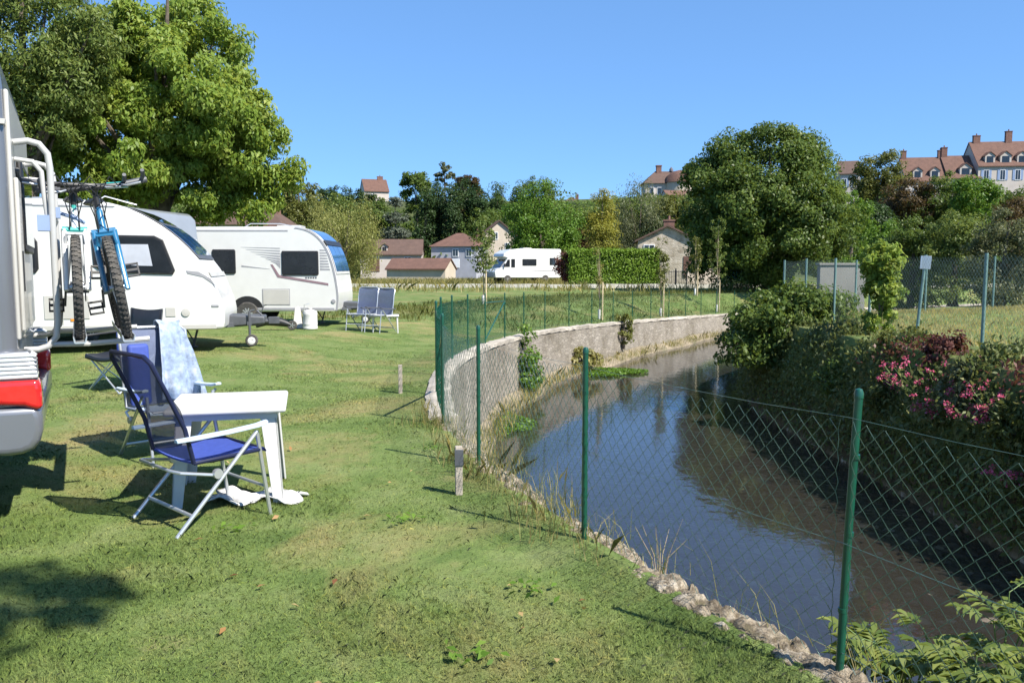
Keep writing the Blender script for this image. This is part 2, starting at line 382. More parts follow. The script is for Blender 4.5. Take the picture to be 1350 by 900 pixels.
class MB:
    """collects shapes, then links them as one mesh object"""
    def __init__(s): s.v = []; s.f = []
    def add(s, v, f):
        b = len(s.v); s.v += [tuple(p) for p in v]; s.f += [tuple(i + b for i in q) for q in f]; return s
    def box(s, lo, hi, mat=None):
        x0, y0, z0 = lo; x1, y1, z1 = hi
        v = [(x0, y0, z0), (x1, y0, z0), (x1, y1, z0), (x0, y1, z0), (x0, y0, z1), (x1, y0, z1), (x1, y1, z1), (x0, y1, z1)]
        if mat is not None: v = [tuple(mat @ Vector(p)) for p in v]
        return s.add(v, [(3, 2, 1, 0), (4, 5, 6, 7), (0, 1, 5, 4), (1, 2, 6, 5), (2, 3, 7, 6), (3, 0, 4, 7)])
    def bar(s, a, b, w, h, up=(0, 0, 1)):
        a, b = Vector(a), Vector(b); d = (b - a).normalized(); u = Vector(up)
        x = d.cross(u)
        if x.length < 1e-4: x = d.cross(Vector((1, 0, 0)))
        x.normalize(); y = x.cross(d)
        v = [p + x * sx * w / 2 + y * sy * h / 2 for p in (a, b) for sx, sy in ((-1, -1), (1, -1), (1, 1), (-1, 1))]
        return s.add(v, [(3, 2, 1, 0), (4, 5, 6, 7), (0, 1, 5, 4), (1, 2, 6, 5), (2, 3, 7, 6), (3, 0, 4, 7)])
    def tube(s, pts, r, n=8, closed=False, cap=True):
        P = [Vector(p) for p in pts]; m = len(P)
        rr = list(r) if hasattr(r, '__len__') else [r] * m
        v = []; prev = None
        for i in range(m):
            a = P[(i - 1) % m] if closed or i > 0 else P[i]
            b = P[(i + 1) % m] if closed or i < m - 1 else P[i]
            d = (b - a).normalized()
            if prev is None:
                x = d.cross(Vector((0, 0, 1)))
                if x.length < .05: x = d.cross(Vector((1, 0, 0)))
            else: x = prev - d * prev.dot(d)
            if x.length < 1e-6: x = d.orthogonal()
            x.normalize(); prev = x; y = d.cross(x)
            v += [P[i] + (x * math.cos(2 * math.pi * k / n) + y * math.sin(2 * math.pi * k / n)) * rr[i] for k in range(n)]
        f = []
        for i in range(m if closed else m - 1):
            j = (i + 1) % m
            f += [(i * n + k, i * n + (k + 1) % n, j * n + (k + 1) % n, j * n + k) for k in range(n)]
        if cap and not closed:
            f += [tuple(range(n))[::-1], tuple(range((m - 1) * n, m * n))]
        return s.add(v, f)
    def prism(s, poly, y0, y1, axis='Y'):
        n = len(poly)
        if axis == 'Y': v = [(a, y0, b) for a, b in poly] + [(a, y1, b) for a, b in poly]
        elif axis == 'X': v = [(y0, a, b) for a, b in poly] + [(y1, a, b) for a, b in poly]
        else: v = [(a, b, y0) for a, b in poly] + [(a, b, y1) for a, b in poly]
        return s.add(v, [tuple(range(n)), tuple(range(2 * n - 1, n - 1, -1))] + [(k, k + n, (k + 1) % n + n, (k + 1) % n) for k in range(n)])
    def lathe(s, prof, n=20, axis='Z', c=(0, 0, 0)):
        v = []
        for r, h in prof:
            for k in range(n):
                a = 2 * math.pi * k / n; p = (r * math.cos(a), r * math.sin(a), h)
                if axis == 'X': p = (p[2], p[0], p[1])
                if axis == 'Y': p = (p[0], p[2], p[1])
                v.append((p[0] + c[0], p[1] + c[1], p[2] + c[2]))
        m = len(prof)
        f = [(i * n + k, i * n + (k + 1) % n, (i + 1) * n + (k + 1) % n, (i + 1) * n + k) for i in range(m - 1) for k in range(n)]
        f += [tuple(range(n))[::-1], tuple(range((m - 1) * n, m * n))]
        return s.add(v, f)
    def build(s, name, mat, parent=None, bevel=0, seg=2, smooth_=True, angle=40, fix=True):
        me = bpy.data.meshes.new(name)
        me.from_pydata(s.v, [], s.f)
        if fix:
            bm = bmesh.new(); bm.from_mesh(me); bmesh.ops.recalc_face_normals(bm, faces=bm.faces); bm.to_mesh(me); bm.free()
        if smooth_:
            me.polygons.foreach_set('use_smooth', [True] * len(me.polygons))
            me.set_sharp_from_angle(angle=R(angle))
        me.materials.append(mat)
        o = bpy.data.objects.new(name, me); COL.objects.link(o); o.parent = parent
        if bevel:
            b = o.modifiers.new('bevel', 'BEVEL'); b.width = bevel; b.segments = seg; b.limit_method = 'ANGLE'; b.angle_limit = R(40)
            b.harden_normals = False
        return o

def np_mesh(name, verts, faces, mat, parent=None, tint=None, smooth_=False):
    verts = np.ascontiguousarray(verts, np.float32); faces = np.ascontiguousarray(faces, np.int32)
    me = bpy.data.meshes.new(name); k = faces.shape[1]
    me.vertices.add(len(verts)); me.vertices.foreach_set('co', verts.ravel())
    me.loops.add(faces.size); me.loops.foreach_set('vertex_index', faces.ravel())
    me.polygons.add(len(faces)); me.polygons.foreach_set('loop_start', np.arange(0, faces.size, k, dtype=np.int32))
    if smooth_: me.polygons.foreach_set('use_smooth', np.ones(len(faces), bool))
    if tint is not None:
        a = me.attributes.new('tint', 'FLOAT', 'POINT'); a.data.foreach_set('value', np.ascontiguousarray(tint, np.float32))
    me.materials.append(mat); me.update(calc_edges=True)
    o = bpy.data.objects.new(name, me); COL.objects.link(o); o.parent = parent
    return o
def unit(a): return a / np.maximum(np.linalg.norm(a, axis=-1, keepdims=True), 1e-9)
def leaf_geo(p, nrm, size, aspect=.5, droop=.3, spread=.7, g=rng):
    n = len(p)
    nn = unit(nrm + g.normal(0, spread, (n, 3)))
    t = g.normal(0, 1, (n, 3)); t[:, 2] -= droop * 3
    t = unit(t - nn * (t * nn).sum(1, keepdims=True))
    b = np.cross(nn, t)
    L_ = (size * g.uniform(.7, 1.35, n))[:, None]
    w = L_ * aspect / 2
    v = np.stack([p - t * L_ * .5, p + b * w + nn * w * .35 - t * L_ * .05, p + t * L_ * .5 - nn * L_ * .08, p - b * w + nn * w * .35 - t * L_ * .05], 1).reshape(-1, 3)
    f = np.arange(n * 4).reshape(n, 4)
    return v, f
def ball(n, g=rng): return unit(g.normal(0, 1, (n, 3)))

def crown_points(lobes, clumps, cr, per, g=rng, flat=.75, inner=.5, ground_cut=None):
    lobes = np.array(lobes, float)
    w = lobes[:, 3] * lobes[:, 5]; w = w / w.sum()
    k = g.choice(len(lobes), clumps, p=w)
    d = ball(clumps, g)
    fac = inner + (1 - inner) * g.uniform(0, 1, clumps) ** .5
    c = lobes[k, :3] + d * lobes[k, 3:6] * fac[:, None]
    r = cr * g.uniform(.6, 1.3, clumps)
    d2 = ball(clumps * per, g)
    rep = np.repeat(np.arange(clumps), per)
    rr = (g.uniform(0, 1, clumps * per) ** .45)
    # ragged clump edges
    p = c[rep] + d2 * (r[rep] * rr)[:, None] * np.array([1, 1, flat])
    nrm = d2 * .55 + d[rep] * .45 + np.array([0, 0, .45])
    tint = np.clip(.42 + g.normal(0, .13, clumps)[rep] + g.normal(0, .16, clumps * per), 0, 1)
    return p, nrm, tint, c, d
def make_tree(name, label, base, lobes, leaf, leafsize, clumps, per, cr, trunk_r=.2, aspect=.5, droop=.35, group=None, cat='tree',
              bark='bark', limbs=7, flat=.75, inner=.5, seed=0, crown_top=None, spread=.65):
    g = np.random.default_rng(1000 + seed)
    root = thing(name, label, cat, base, 0, group)
    p, n, t, c, d = crown_points(lobes, clumps, cr, per, g, flat, inner)
    keep = p[:, 2] > .05
    v, f = leaf_geo(p[keep], n[keep], leafsize, aspect, droop, spread, g)
    np_mesh('crown', v, f, L[leaf], root, np.repeat(t[keep], 4))
    lo = np.array(lobes, float); ctr = lo[:, :3].mean(0); top = (lo[:, 2] + lo[:, 5] * .5).max()
    m = MB()
    m.tube([(0, 0, -.15), (.01, 0, .12), (.03, .02, ctr[2] * .35), (ctr[0] * .4, ctr[1] * .4, ctr[2] * .75), (ctr[0], ctr[1], top)],
           [trunk_r * 1.5, trunk_r * 1.1, trunk_r * .85, trunk_r * .6, trunk_r * .12], 8)
    for q in range(min(limbs, len(c))):
        e = c[q]; a = np.array([ctr[0] * .3, ctr[1] * .3, max(.3, min(e[2] * .55, ctr[2] * .8))])
        mid = (a + e) / 2 + np.array([0, 0, -.05 * np.linalg.norm(e - a)])
        m.tube([a, mid, e], [trunk_r * .4, trunk_r * .25, trunk_r * .06], 6)
    m.build('trunk', M[bark], root)
    return root

# ------------------------------------------------------------ SETTING: ground, bed, water, road
def build_ground():
    ys = [-12.0]
    while ys[-1] < 900:
        y = ys[-1]
        ys.append(y + (.4 if y < 2 else .16 if y < 16 else .3 if y < 40 else .9 if y < 70 else 3 if y < 250 else 60))
    ys = np.array(ys)
    off = np.concatenate([[0, .1, .2, .32, .45], np.arange(.6, 6, .22), [6.4, 7, 7.7, 8.5, 9.5, 10.7, 12, 14, 16, 18.5, 21, 24, 28, 33, 40, 50, 65, 85, 110, 150, 210, 300, 450, 700]])
    offr = np.concatenate([[0, .1, .25, .5, .8, 1.2, 1.7, 2.4, 3.2, 4, 5, 6, 7.5, 9, 11, 13, 15, 18, 22, 27, 33, 40, 50, 65, 85, 110, 150, 210, 300, 450, 700]])
    rows = []
    for y in ys:
        xl, xr = float(XL(y)), float(XR(y))
        open_ = 1 - float(smooth(58, 70, y))
        xs_l = (xl - off)[::-1]; zl = gz(xs_l, np.full_like(xs_l, y))
        xs_r = xr + offr; zr = gz(xs_r, np.full_like(xs_r, y))
        wl = 1.15 - .85 * float(smooth(6.5, 9.5, y))
        tb = np.linspace(0, 1, 18)
        xi = xl + wl + (xr - .55 - xl - wl) * tb
        zi = -2.10 + .06 * np.sin(xi * 1.7 + y * .9) + .05 * np.sin(xi * .9 - y * 1.4) + .12 * np.abs(tb - .5)
        tl = np.array([.04, .3, .6, .85]); lx = xl + wl * tl; lz = zl[-1] - .05 + (zi[0] - zl[-1]) * np.array([.12, .42, .7, .9])
        if y > 8.5: lz = np.array([zl[-1] - .3, -1.5, -1.9, -2.05])
        rx = xr - .55 + .55 * np.array([.2, .5, .75, .95]); rz = zi[-1] + (zr[0] - zi[-1]) * np.array([.25, .55, .8, .97])
        xx = np.concatenate([xs_l, lx, xi, rx, xs_r]); zz = np.concatenate([zl, lz, zi, rz, zr])
        if open_ < 1:
            zflat = gz(xx, np.full_like(xx, y)); zz = zz * open_ + zflat * (1 - open_)
        rows.append(np.stack([xx, np.full_like(xx, y), zz], 1))
    nc = len(rows[0]); nr = len(rows)
    v = np.concatenate(rows)
    i, j = np.meshgrid(np.arange(nr - 1), np.arange(nc - 1), indexing='ij')
    a = (i * nc + j).ravel()
    f = np.stack([a, a + 1, a + nc + 1, a + nc], 1)
    o = np_mesh('ground', v, f, M['ground'], None, None, True)
    o['kind'] = 'structure'
build_ground()
def strip(name, mat, ys, xa, xb, z, kind='structure', th=0):
    v = []; f = []
    for k, y in enumerate(ys):
        v += [(xa(y), y, z(y)), (xb(y), y, z(y))]
        if k: f.append((2 * k - 2, 2 * k - 1, 2 * k + 1, 2 * k))
    o = np_mesh(name, np.array(v), np.array(f), mat); o['kind'] = kind
    return o
wy = np.arange(-12, 58, .5)
strip('water', M['water'], wy, lambda y: float(XL(y)) + .02, lambda y: float(XR(y)) - .02, lambda y: WATER)
def road():
    xs = np.arange(-60, 42, 1.5)
    v = []; f = []; kv = MB()
    cy = lambda x: 63 - .03 * x + .0015 * x * x
    for k, x in enumerate(xs):
        for dy in (-2.2, -1, 0.2, 1.4, 2.6):
            v.append((x, cy(x) + dy, max(G(x, cy(x) + dy), G(x, cy(x))) + .05))
        if k:
            f += [((k - 1) * 5 + q, k * 5 + q, k * 5 + q + 1, (k - 1) * 5 + q + 1) for q in range(4)]
    o = np_mesh('road', np.array(v), np.array(f), M['asphalt'], None, None, True); o['kind'] = 'structure'
    for k in range(len(xs) - 1):
        a, b = xs[k], xs[k + 1]
        kv.bar((a, cy(a) - 2.3, G(a, cy(a) - 2.3) + .1), (b, cy(b) - 2.3, G(b, cy(b) - 2.3) + .1), .3, .36)
    q = kv.build('kerb', M['kerb']); q['kind'] = 'structure'
road()

# river walls
def river_wall():
    root = thing('river_wall', 'curving pale stone retaining wall with coping along the far side of the river', 'wall', (0, 0, 0))
    ys = np.arange(8.8, 56, .3)
    def sweep(prof, name, mat, jitter=0.0):
        v = []; f = []; n = len(prof(10))
        for k, y in enumerate(ys):
            xl = float(XL(y)); dx = float(XL(y + .1) - XL(y - .1)) / .2
            nx, ny = 1 / math.hypot(1, dx), -dx / math.hypot(1, dx)   # towards the water
            for (o, z) in prof(y):
                j = jitter * (random.random() - .5)
                v.append((xl + nx * (o + j), y + ny * (o + j), z + j))
            if k: f += [((k - 1) * n + q, (k - 1) * n + (q + 1) % n, k * n + (q + 1) % n, k * n + q) for q in range(n)]
        MB().add(v, f + [tuple(range(n)), tuple(range(len(v) - n, len(v)))]).build(name, mat, root, angle=50)
    sweep(lambda y: [(-.16, -2.2), (.24, -2.2), (.11, float(ZT(y)) - .06), (-.16, float(ZT(y)) - .06)], 'wall_face', M['stone'])
    sweep(lambda y: [(-.17, float(ZT(y)) - .058), (.14, float(ZT(y)) - .058), (.145, float(ZT(y)) + .03), (.0, float(ZT(y)) + .06), (-.17, float(ZT(y)) + .03)], 'coping', M['coping'], .05)
    sweep(lambda y: [(.2, -2.2), (.60 + .12 * math.sin(y * .9), -2.2), (.50 + .12 * math.sin(y * .9), -1.80 + .05 * math.sin(y * 1.7)), (.22, -1.62 + .06 * math.sin(y))], 'footing', M['footing'], .06)
river_wall()
def rough_edge():
    # crumbling masonry along the near bank: broken mortar with small stones half buried in it
    g = np.random.default_rng(5)
    v = []; f = []; ys = np.arange(.6, 8.9, .02); n = 22
    bl = g.uniform(0, 1, (700, 2)); cy_ = .6 + bl[:, 0] * 8.3; co = -.10 + bl[:, 1] * .28; cr_ = g.uniform(.02, .075, 700); ch = g.uniform(.008, .040, 700)
    for k, y in enumerate(ys):
        xl = float(XL(y)); dx = float(XL(y + .1) - XL(y - .1)) / .2
        nx, ny = 1 / math.hypot(1, dx), -dx / math.hypot(1, dx)
        m = np.abs(cy_ - y) < .11
        for q in range(n):
            t = q / (n - 1); o = -.13 + .34 * t + .04 * math.sin(y * 4.3) + .02 * math.sin(y * 11)
            d2 = ((cy_[m] - y) ** 2 + (co[m] - o) ** 2) / cr_[m] ** 2
            h = (ch[m] * np.clip(1 - d2 ** 2, 0, 1)).max() if m.any() else 0
            z = -.045 + .025 * math.sin(math.pi * t) + h * (.6 + .8 * (math.sin(y * 2.2) > -.2)) + g.normal(0, .004) + .012 * math.sin(y * 6 + t * 5)
            if q < 2: z -= .07 - .03 * q
            if t > .62: z -= ((t - .62) / .38) ** 1.5 * (.42 + .12 * math.sin(y * 5.7) + .06 * math.sin(y * 13))
            v.append((xl + nx * o, y + ny * o, z))
        if k: f += [((k - 1) * n + q, (k - 1) * n + q + 1, k * n + q + 1, k * n + q) for q in range(n - 1)]
    m, nt, b = new_mat('crumbling_mortar')
    c1 = ramp(nt, [(.3, (.17, .13, .085)), (.5, (.38, .315, .225)), (.7, (.62, .56, .46))], noise(nt, 9, 8, .72))
    dk = ramp(nt, [(.44, (.28, .25, .2)), (.56, (1, 1, 1))], noise(nt, 26, 5, .7))
    c1 = mix(nt, .8, c1, dk, 'MULTIPLY')
    moss = ramp(nt, [(.56, (0, 0, 0)), (.68, (1, 1, 1))], noise(nt, 2.6, 6, .7))
    nt.links.new(mix(nt, moss, c1, (.15, .13, .07)), b.inputs['Base Color']); b.inputs['Roughness'].default_value = .95
    bump(nt, b, noise(nt, 38, 7, .7), 1.0, .03)
    o = np_mesh('bank_edging', np.array(v), np.array(f), m, None, None, True)
    tag(o, 'crumbling pale rubble edging between the lawn and the river under the green fence', 'stone edging')
rough_edge()

# ------------------------------------------------------------ chain-link fences
def path_fn(pts):
    P = np.array(pts, float); d = np.concatenate([[0], np.cumsum(np.linalg.norm(np.diff(P[:, :2], axis=0), axis=1))])
    return (lambda s: np.stack([np.interp(s, d, P[:, k]) for k in range(3)], -1)), d[-1]
def chainlink(fn, s0, s1, height, h, r, mat, parent, z0=.04, sag=0.03):
    ncol = max(2, int((s1 - s0) / h)); m = int(height / h) + 1
    j = np.arange(m)
    V = []; Fc = []; base = 0
    S = np.array([s0 + (i + (i + j) % 2) * h for i in range(ncol)])          # ncol, m
    S = np.clip(S, s0 + .03, s1 - .03)
    P = fn(S.ravel()).reshape(ncol, m, 3)
    tn = fn(np.array([s1])) - fn(np.array([s0])); tn = tn[0] / np.linalg.norm(tn[0]); nr = np.array([-tn[1], tn[0], 0])
    u = (S - s0) / (s1 - s0)
    zz = z0 + j[None, :] * h * np.ones((ncol, 1))
    P[..., 2] += zz - (sag * 4 * u * (1 - u)) * (zz / height)
    P += nr * (np.where((np.arange(ncol)[:, None] + j[None, :]) % 2 == 0, 1, -1) * r * .9)[..., None]
    wob = rng.normal(0, h * .035, P.shape); P += wob
    tri = np.array([[math.cos(a), math.sin(a)] for a in (0.5, 0.5 + 2.094, .5 + 4.189)])
    ring = np.zeros((ncol, m, 3, 3))
    for k in range(3):
        ring[..., k, :] = P + tri[k, 0] * r * tn + tri[k, 1] * r * nr
    idx = np.arange(ncol * m * 3).reshape(ncol, m, 3)
    a = idx[:, :-1, :]; b = idx[:, 1:, :]
    f = np.stack([a, np.roll(a, -1, 2), np.roll(b, -1, 2), b], -1).reshape(-1, 4)
    return np_mesh('mesh_panel', ring.reshape(-1, 3), f, mat, parent, None, True)
def green_fence():
    root = thing('chain_link_fence', 'green chain link fence on green posts following the river bank', 'fence', (0, 0, 0))
    ys = np.arange(-1.5, 50, .1)
    pts = [(float(XL(y)) + float(np.interp(y, [3.2, 4.8, 8, 9], [.035, -.055, -.055, -.03])), y, float(ZT(y)) + (0 if y < 8.6 else .06)) for y in ys]
    fn, Ltot = path_fn(pts)
    P = np.array(pts); d = np.concatenate([[0], np.cumsum(np.linalg.norm(np.diff(P[:, :2], axis=0), axis=1))])
    known = [1.55, 3.2, 4.88, 6.75, 8.5]
    S = [float(np.interp(y, ys, d)) for y in known]
    s = S[-1]
    while s + 2.15 < Ltot: s += 2.15; S.append(s)
    Hn = 1.14
    for k, s in enumerate(S):
        p = fn(np.array([s]))[0]
        lean = (.045, .004) if k == 1 else (0, 0)
        r_ = .0165
        m = MB(); m.tube([(p[0], p[1], p[2] - .3), (p[0] + lean[0] * .5, p[1], p[2] + .6), (p[0] + lean[0], p[1] + lean[1], p[2] + Hn)], r_, 12)
        m.lathe([(r_ * 1.12, 0), (r_ * 1.15, .02), (r_ * .8, .035), (.001, .04)], 12, c=(p[0] + lean[0], p[1] + lean[1], p[2] + Hn - .005))
        for q in (.25, .55, .85): m.lathe([(r_ * 1.15, 0), (r_ * 1.15, .018)], 10, c=(p[0] + lean[0] * q, p[1], p[2] + q * 1.05))
        m.build('post', M['greencoat'], root)
    for k in range(len(S) - 1):
        chainlink(fn, S[k], S[k + 1], 1.04, .042 if k < 5 else .045, .0019 if k < 4 else .003 if k < 9 else .0024, M['greenwire' if k < 4 else 'greencoat'], root)
    lw = MB()
    for hz in (.1, .55, 1.06):
        for k in range(len(S) - 1):
            ss = np.linspace(S[k], S[k + 1], 5); q = fn(ss)
            lw.tube([(a[0], a[1], a[2] + hz - (.012 if i in (1, 2, 3) else 0)) for i, a in enumerate(q)], .0011 if hz > 1 else .0016, 4)
    lw.build('line_wire', M['greenwire'], root)
    # braced pair of strainer posts where the fence turns
    for k, dirn in ((10, -1), (4, 1)):
        a = fn(np.array([S[k]]))[0]; b = fn(np.array([S[k + dirn]]))[0]
        m = MB(); m.tube([(a[0], a[1], a[2] + .95), (b[0], b[1], b[2] + .08)], .017, 8)
        if k == 10: m.tube([(a[0], a[1], a[2] + .95), (b[0], b[1], b[2] + .95)], .017, 8)
        m.build('brace', M['greencoat'], root)
    return fn, S
FFN, FS = green_fence()
def meadow_fence():
    root = thing('meadow_fence', 'tall grey green wire fence round the dry meadow across the river', 'fence', (0, 0, 0))
    pts = [(7.6, 4.3), (7.58, 6.5), (7.55, 8.7), (7.52, 10.9), (7.52, 13.05), (7.57, 15.2), (7.55, 17.3), (7.55, 19.2), (7.55, 21.1), (7.62, 23.0), (9.8, 23.4), (12, 23.8), (14.2, 24.2), (16.4, 24.6), (18.6, 25.0), (20.8, 25.4), (23, 25.8)]
    P3 = [(x, y, G(x, y)) for x, y in pts]
    fn, Lt = path_fn(P3)
    P = np.array(P3); d = np.concatenate([[0], np.cumsum(np.linalg.norm(np.diff(P[:, :2], axis=0), axis=1))])
    for k, p in enumerate(P3):
        lx = .07 if abs(p[1] - 15.2) < .1 else 0
        MB().tube([(p[0] - lx, p[1], p[2] - .3), (p[0] + lx, p[1], p[2] + 1.56)], .028, 10).build('post', M['greypost'], root)
    for k in range(len(P3) - 1):
        chainlink(fn, d[k], d[k + 1], 1.5, .05, .0015, M['greywire'], root)
meadow_fence()
p = (7.63, 15.2)
m = MB().box((-.09, -.035, 0), (.09, -.029, .24)); o = m.build('notice_plate', M['alu'], None, .004)  # white plate coloured grey to stand for its back-lit face
o.location = (p[0], p[1], G(*p) + 1.3); o.rotation_euler = (0, R(3), R(-20)); tag(o, 'small blank white plate fixed to a leaning fence post', 'sign')

# ------------------------------------------------------------ near motorhome, bike rack, bikes
TH = R(28)
MHC = Vector((-2.985, 5.0, 0))
def mh_pt(X, T, z): return Vector((MHC.x + X * math.cos(TH) - T * math.sin(TH), MHC.y + X * math.sin(TH) + T * math.cos(TH), z))
def wheel_parts(root, loc, r, w, axis='Y', spokes=10, side=-1, name='wheel'):
    wp = MB().lathe([(r * .62, -w / 2), (r * .92, -w / 2), (r, -w * .32), (r, w * .32), (r * .92, w / 2), (r * .62, w / 2)], 28, axis).build(name, M['rubber'], root)
    wp.location = loc
    rm = MB().lathe([(r * .1, -.02), (r * .62, -.02), (r * .64, .02), (r * .1, .02)], 24, axis)
    h = side * w * .45
    for k in range(spokes):
        a = 2 * math.pi * k / spokes
        c, s_ = math.cos(a), math.sin(a)
        if axis == 'Y': rm.bar((c * r * .1, h, s_ * r * .1), (c * r * .6, h * .9, s_ * r * .6), .035 * r / .3, .03, (0, 1, 0))
        else: rm.bar((h, c * r * .1, s_ * r * .1), (h * .9, c * r * .6, s_ * r * .6), .035 * r / .3, .03, (1, 0, 0))
    rm.lathe([(r * .56, h * .6), (r * .66, h), (r * .62, h * 1.05), (r * .54, h * .7)], 24, axis)
    rm.lathe([(r * .16, h * .5), (r * .14, h * 1.1), (.001, h * 1.12)], 12, axis)
    rm.build('rim', M['alu'], wp)
    return wp
def near_motorhome():
    root = thing('motorhome', 'silver motorhome at the picture edge with red tail lamp and bicycle rack', 'motorhome', MHC, TH)
    prof = [(-.04, .92), (-.045, 2.3), (-.05, 2.7), (-.065, 2.88), (-.10, 3.02), (-.16, 3.14), (-.27, 3.22), (-.5, 3.25), (-6.0, 3.15), (-6.6, 2.4), (-6.7, 1.6), (-7.2, 1.2), (-7.3, .5), (-6.9, .42), (-.35, .42), (-.2, .92)]
    MB().prism(prof, 0, 2.25).build('body', M['silver'], root, .10, 6, angle=30)
    # bumper wraps the rear corner
    m = MB()
    bp = [(-.50, .52), (-.12, .50), (-.04, .505), (.02, .53), (.058, .58), (.075, .65), (.075, .73), (.055, .80), (-.50, .80)]
    m.prism(bp, -.045, 2.295).build('bumper', M['silver'], root, .045, 5)
    MB().box((-.34, .02, .22), (-.20, .30, .52)).build('mudflap', M['black'], root, .01)
    # tail lamp column
    for y0, y1 in ((-.04, .16), (2.09, 2.29)):
        c = MB().prism([(-.45, .80), (.045, .803), (.06, .86), (.055, 1.08), (.02, 1.14), (-.45, 1.14)], y0, y1).build('lamp_housing', M['silver'], root, .015, 3)
        MB().prism([(-.42, .83), (-.2, .82), (-.02, .80), (.06, .765), (.078, .80), (.078, .90), (.07, .965), (-.42, .965)], y0 - .02, y1 - .012).build('tail_lamp', M['redlens'], c, .035, 4)
        rl = MB()
        for q in range(6): rl.prism([(-.42, .974 + q * .026), (.06, .974 + q * .026), (.062 - q * .006, .996 + q * .026), (-.42, .996 + q * .026)], y0 - .014, y1 - .012)
        rl.build('reverse_lamp', M['clearlens'], c, .006, 2)
    MB().prism([(-.3, 2.50), (-.045, 2.50), (-.04, 2.53), (-.3, 2.53)], -.006, .3).build('trim_strip', M['cream'], root)
    MB().box((-.05, .07, 1.2), (-.022, 2.18, 2.72)).build('rear_panel', M['cream'], root, .02, 3)
    w = MB().box((-.023, .5, 1.75), (.01, 1.75, 2.35)).build('rear_window', M['black'], root, .02, 3)
    MB().box((.0105, .55, 1.8), (.016, 1.7, 2.3)).build('pane', M['glass'], w)
    h = MB().box((-.023, .12, 1.25), (.004, .42, 2.2)).build('rear_hatch', M['cream'], root, .012, 2)
    MB().box((.0045, .14, 1.5), (.012, .17, 1.75)).build('handle', M['black'], h)
    for x, y in ((-1.6, .02), (-1.6, 2.23), (-6, .02), (-6, 2.23)): wheel_parts(root, (x, y + (.12 if y < 1 else -.12), .33), .33, .2, 'Y', 8, -1 if y < 1 else 1)
    # rack hooped on the rear wall: part of the motorhome
    rk = MB()
    for y in (.28, 1.55):
        rk.tube([(-.02, y, 2.43), (.06, y, 2.445), (.12, y, 2.43), (.165, y, 2.37), (.175, y, 2.28), (.175, y, 1.3), (.165, y, 1.2), (.12, y, 1.14), (.06, y, 1.12), (-.02, y, 1.12)], .021, 10)
        rk.tube([(-.02, y + .03, 2.33), (.08, y + .03, 2.32), (.125, y + .03, 2.26), (.135, y + .03, 2.1), (.15, y + .03, 1.95)], .016, 10)
        rk.tube([(.13, y, 1.15), (.35, y, 1.145), (.72, y, 1.165)], .018, 8)
    rk.tube([(.175, .28, 2.0), (.175, 1.55, 2.0)], .018, 8); rk.tube([(.175, .28, 1.5), (.175, 1.55, 1.5)], .018, 8)
    rk.build('rack_frame', M['whitetube'], root)
    for x in (.30, .58):
        MB().prism([(x - .035, 1.175), (x - .028, 1.168), (x + .028, 1.168), (x + .035, 1.175), (x + .04, 1.21), (x + .034, 1.21), (x + .026, 1.178), (x - .026, 1.178), (x - .034, 1.21), (x - .04, 1.21)], .02, 1.75).build('wheel_channel', M['alu'], root)
    a = MB().tube([(.175, .45, 2.02), (.3, .47, 1.98), (.36, .5, 1.95)], .012, 8)
    a.box((.13, .36, 1.97), (.22, .46, 2.04)); a.box((.09, .22, 1.88), (.16, .34, 1.98)); a.build('clamp_arm', M['shutterblue'], root)
    return root
near_motorhome()

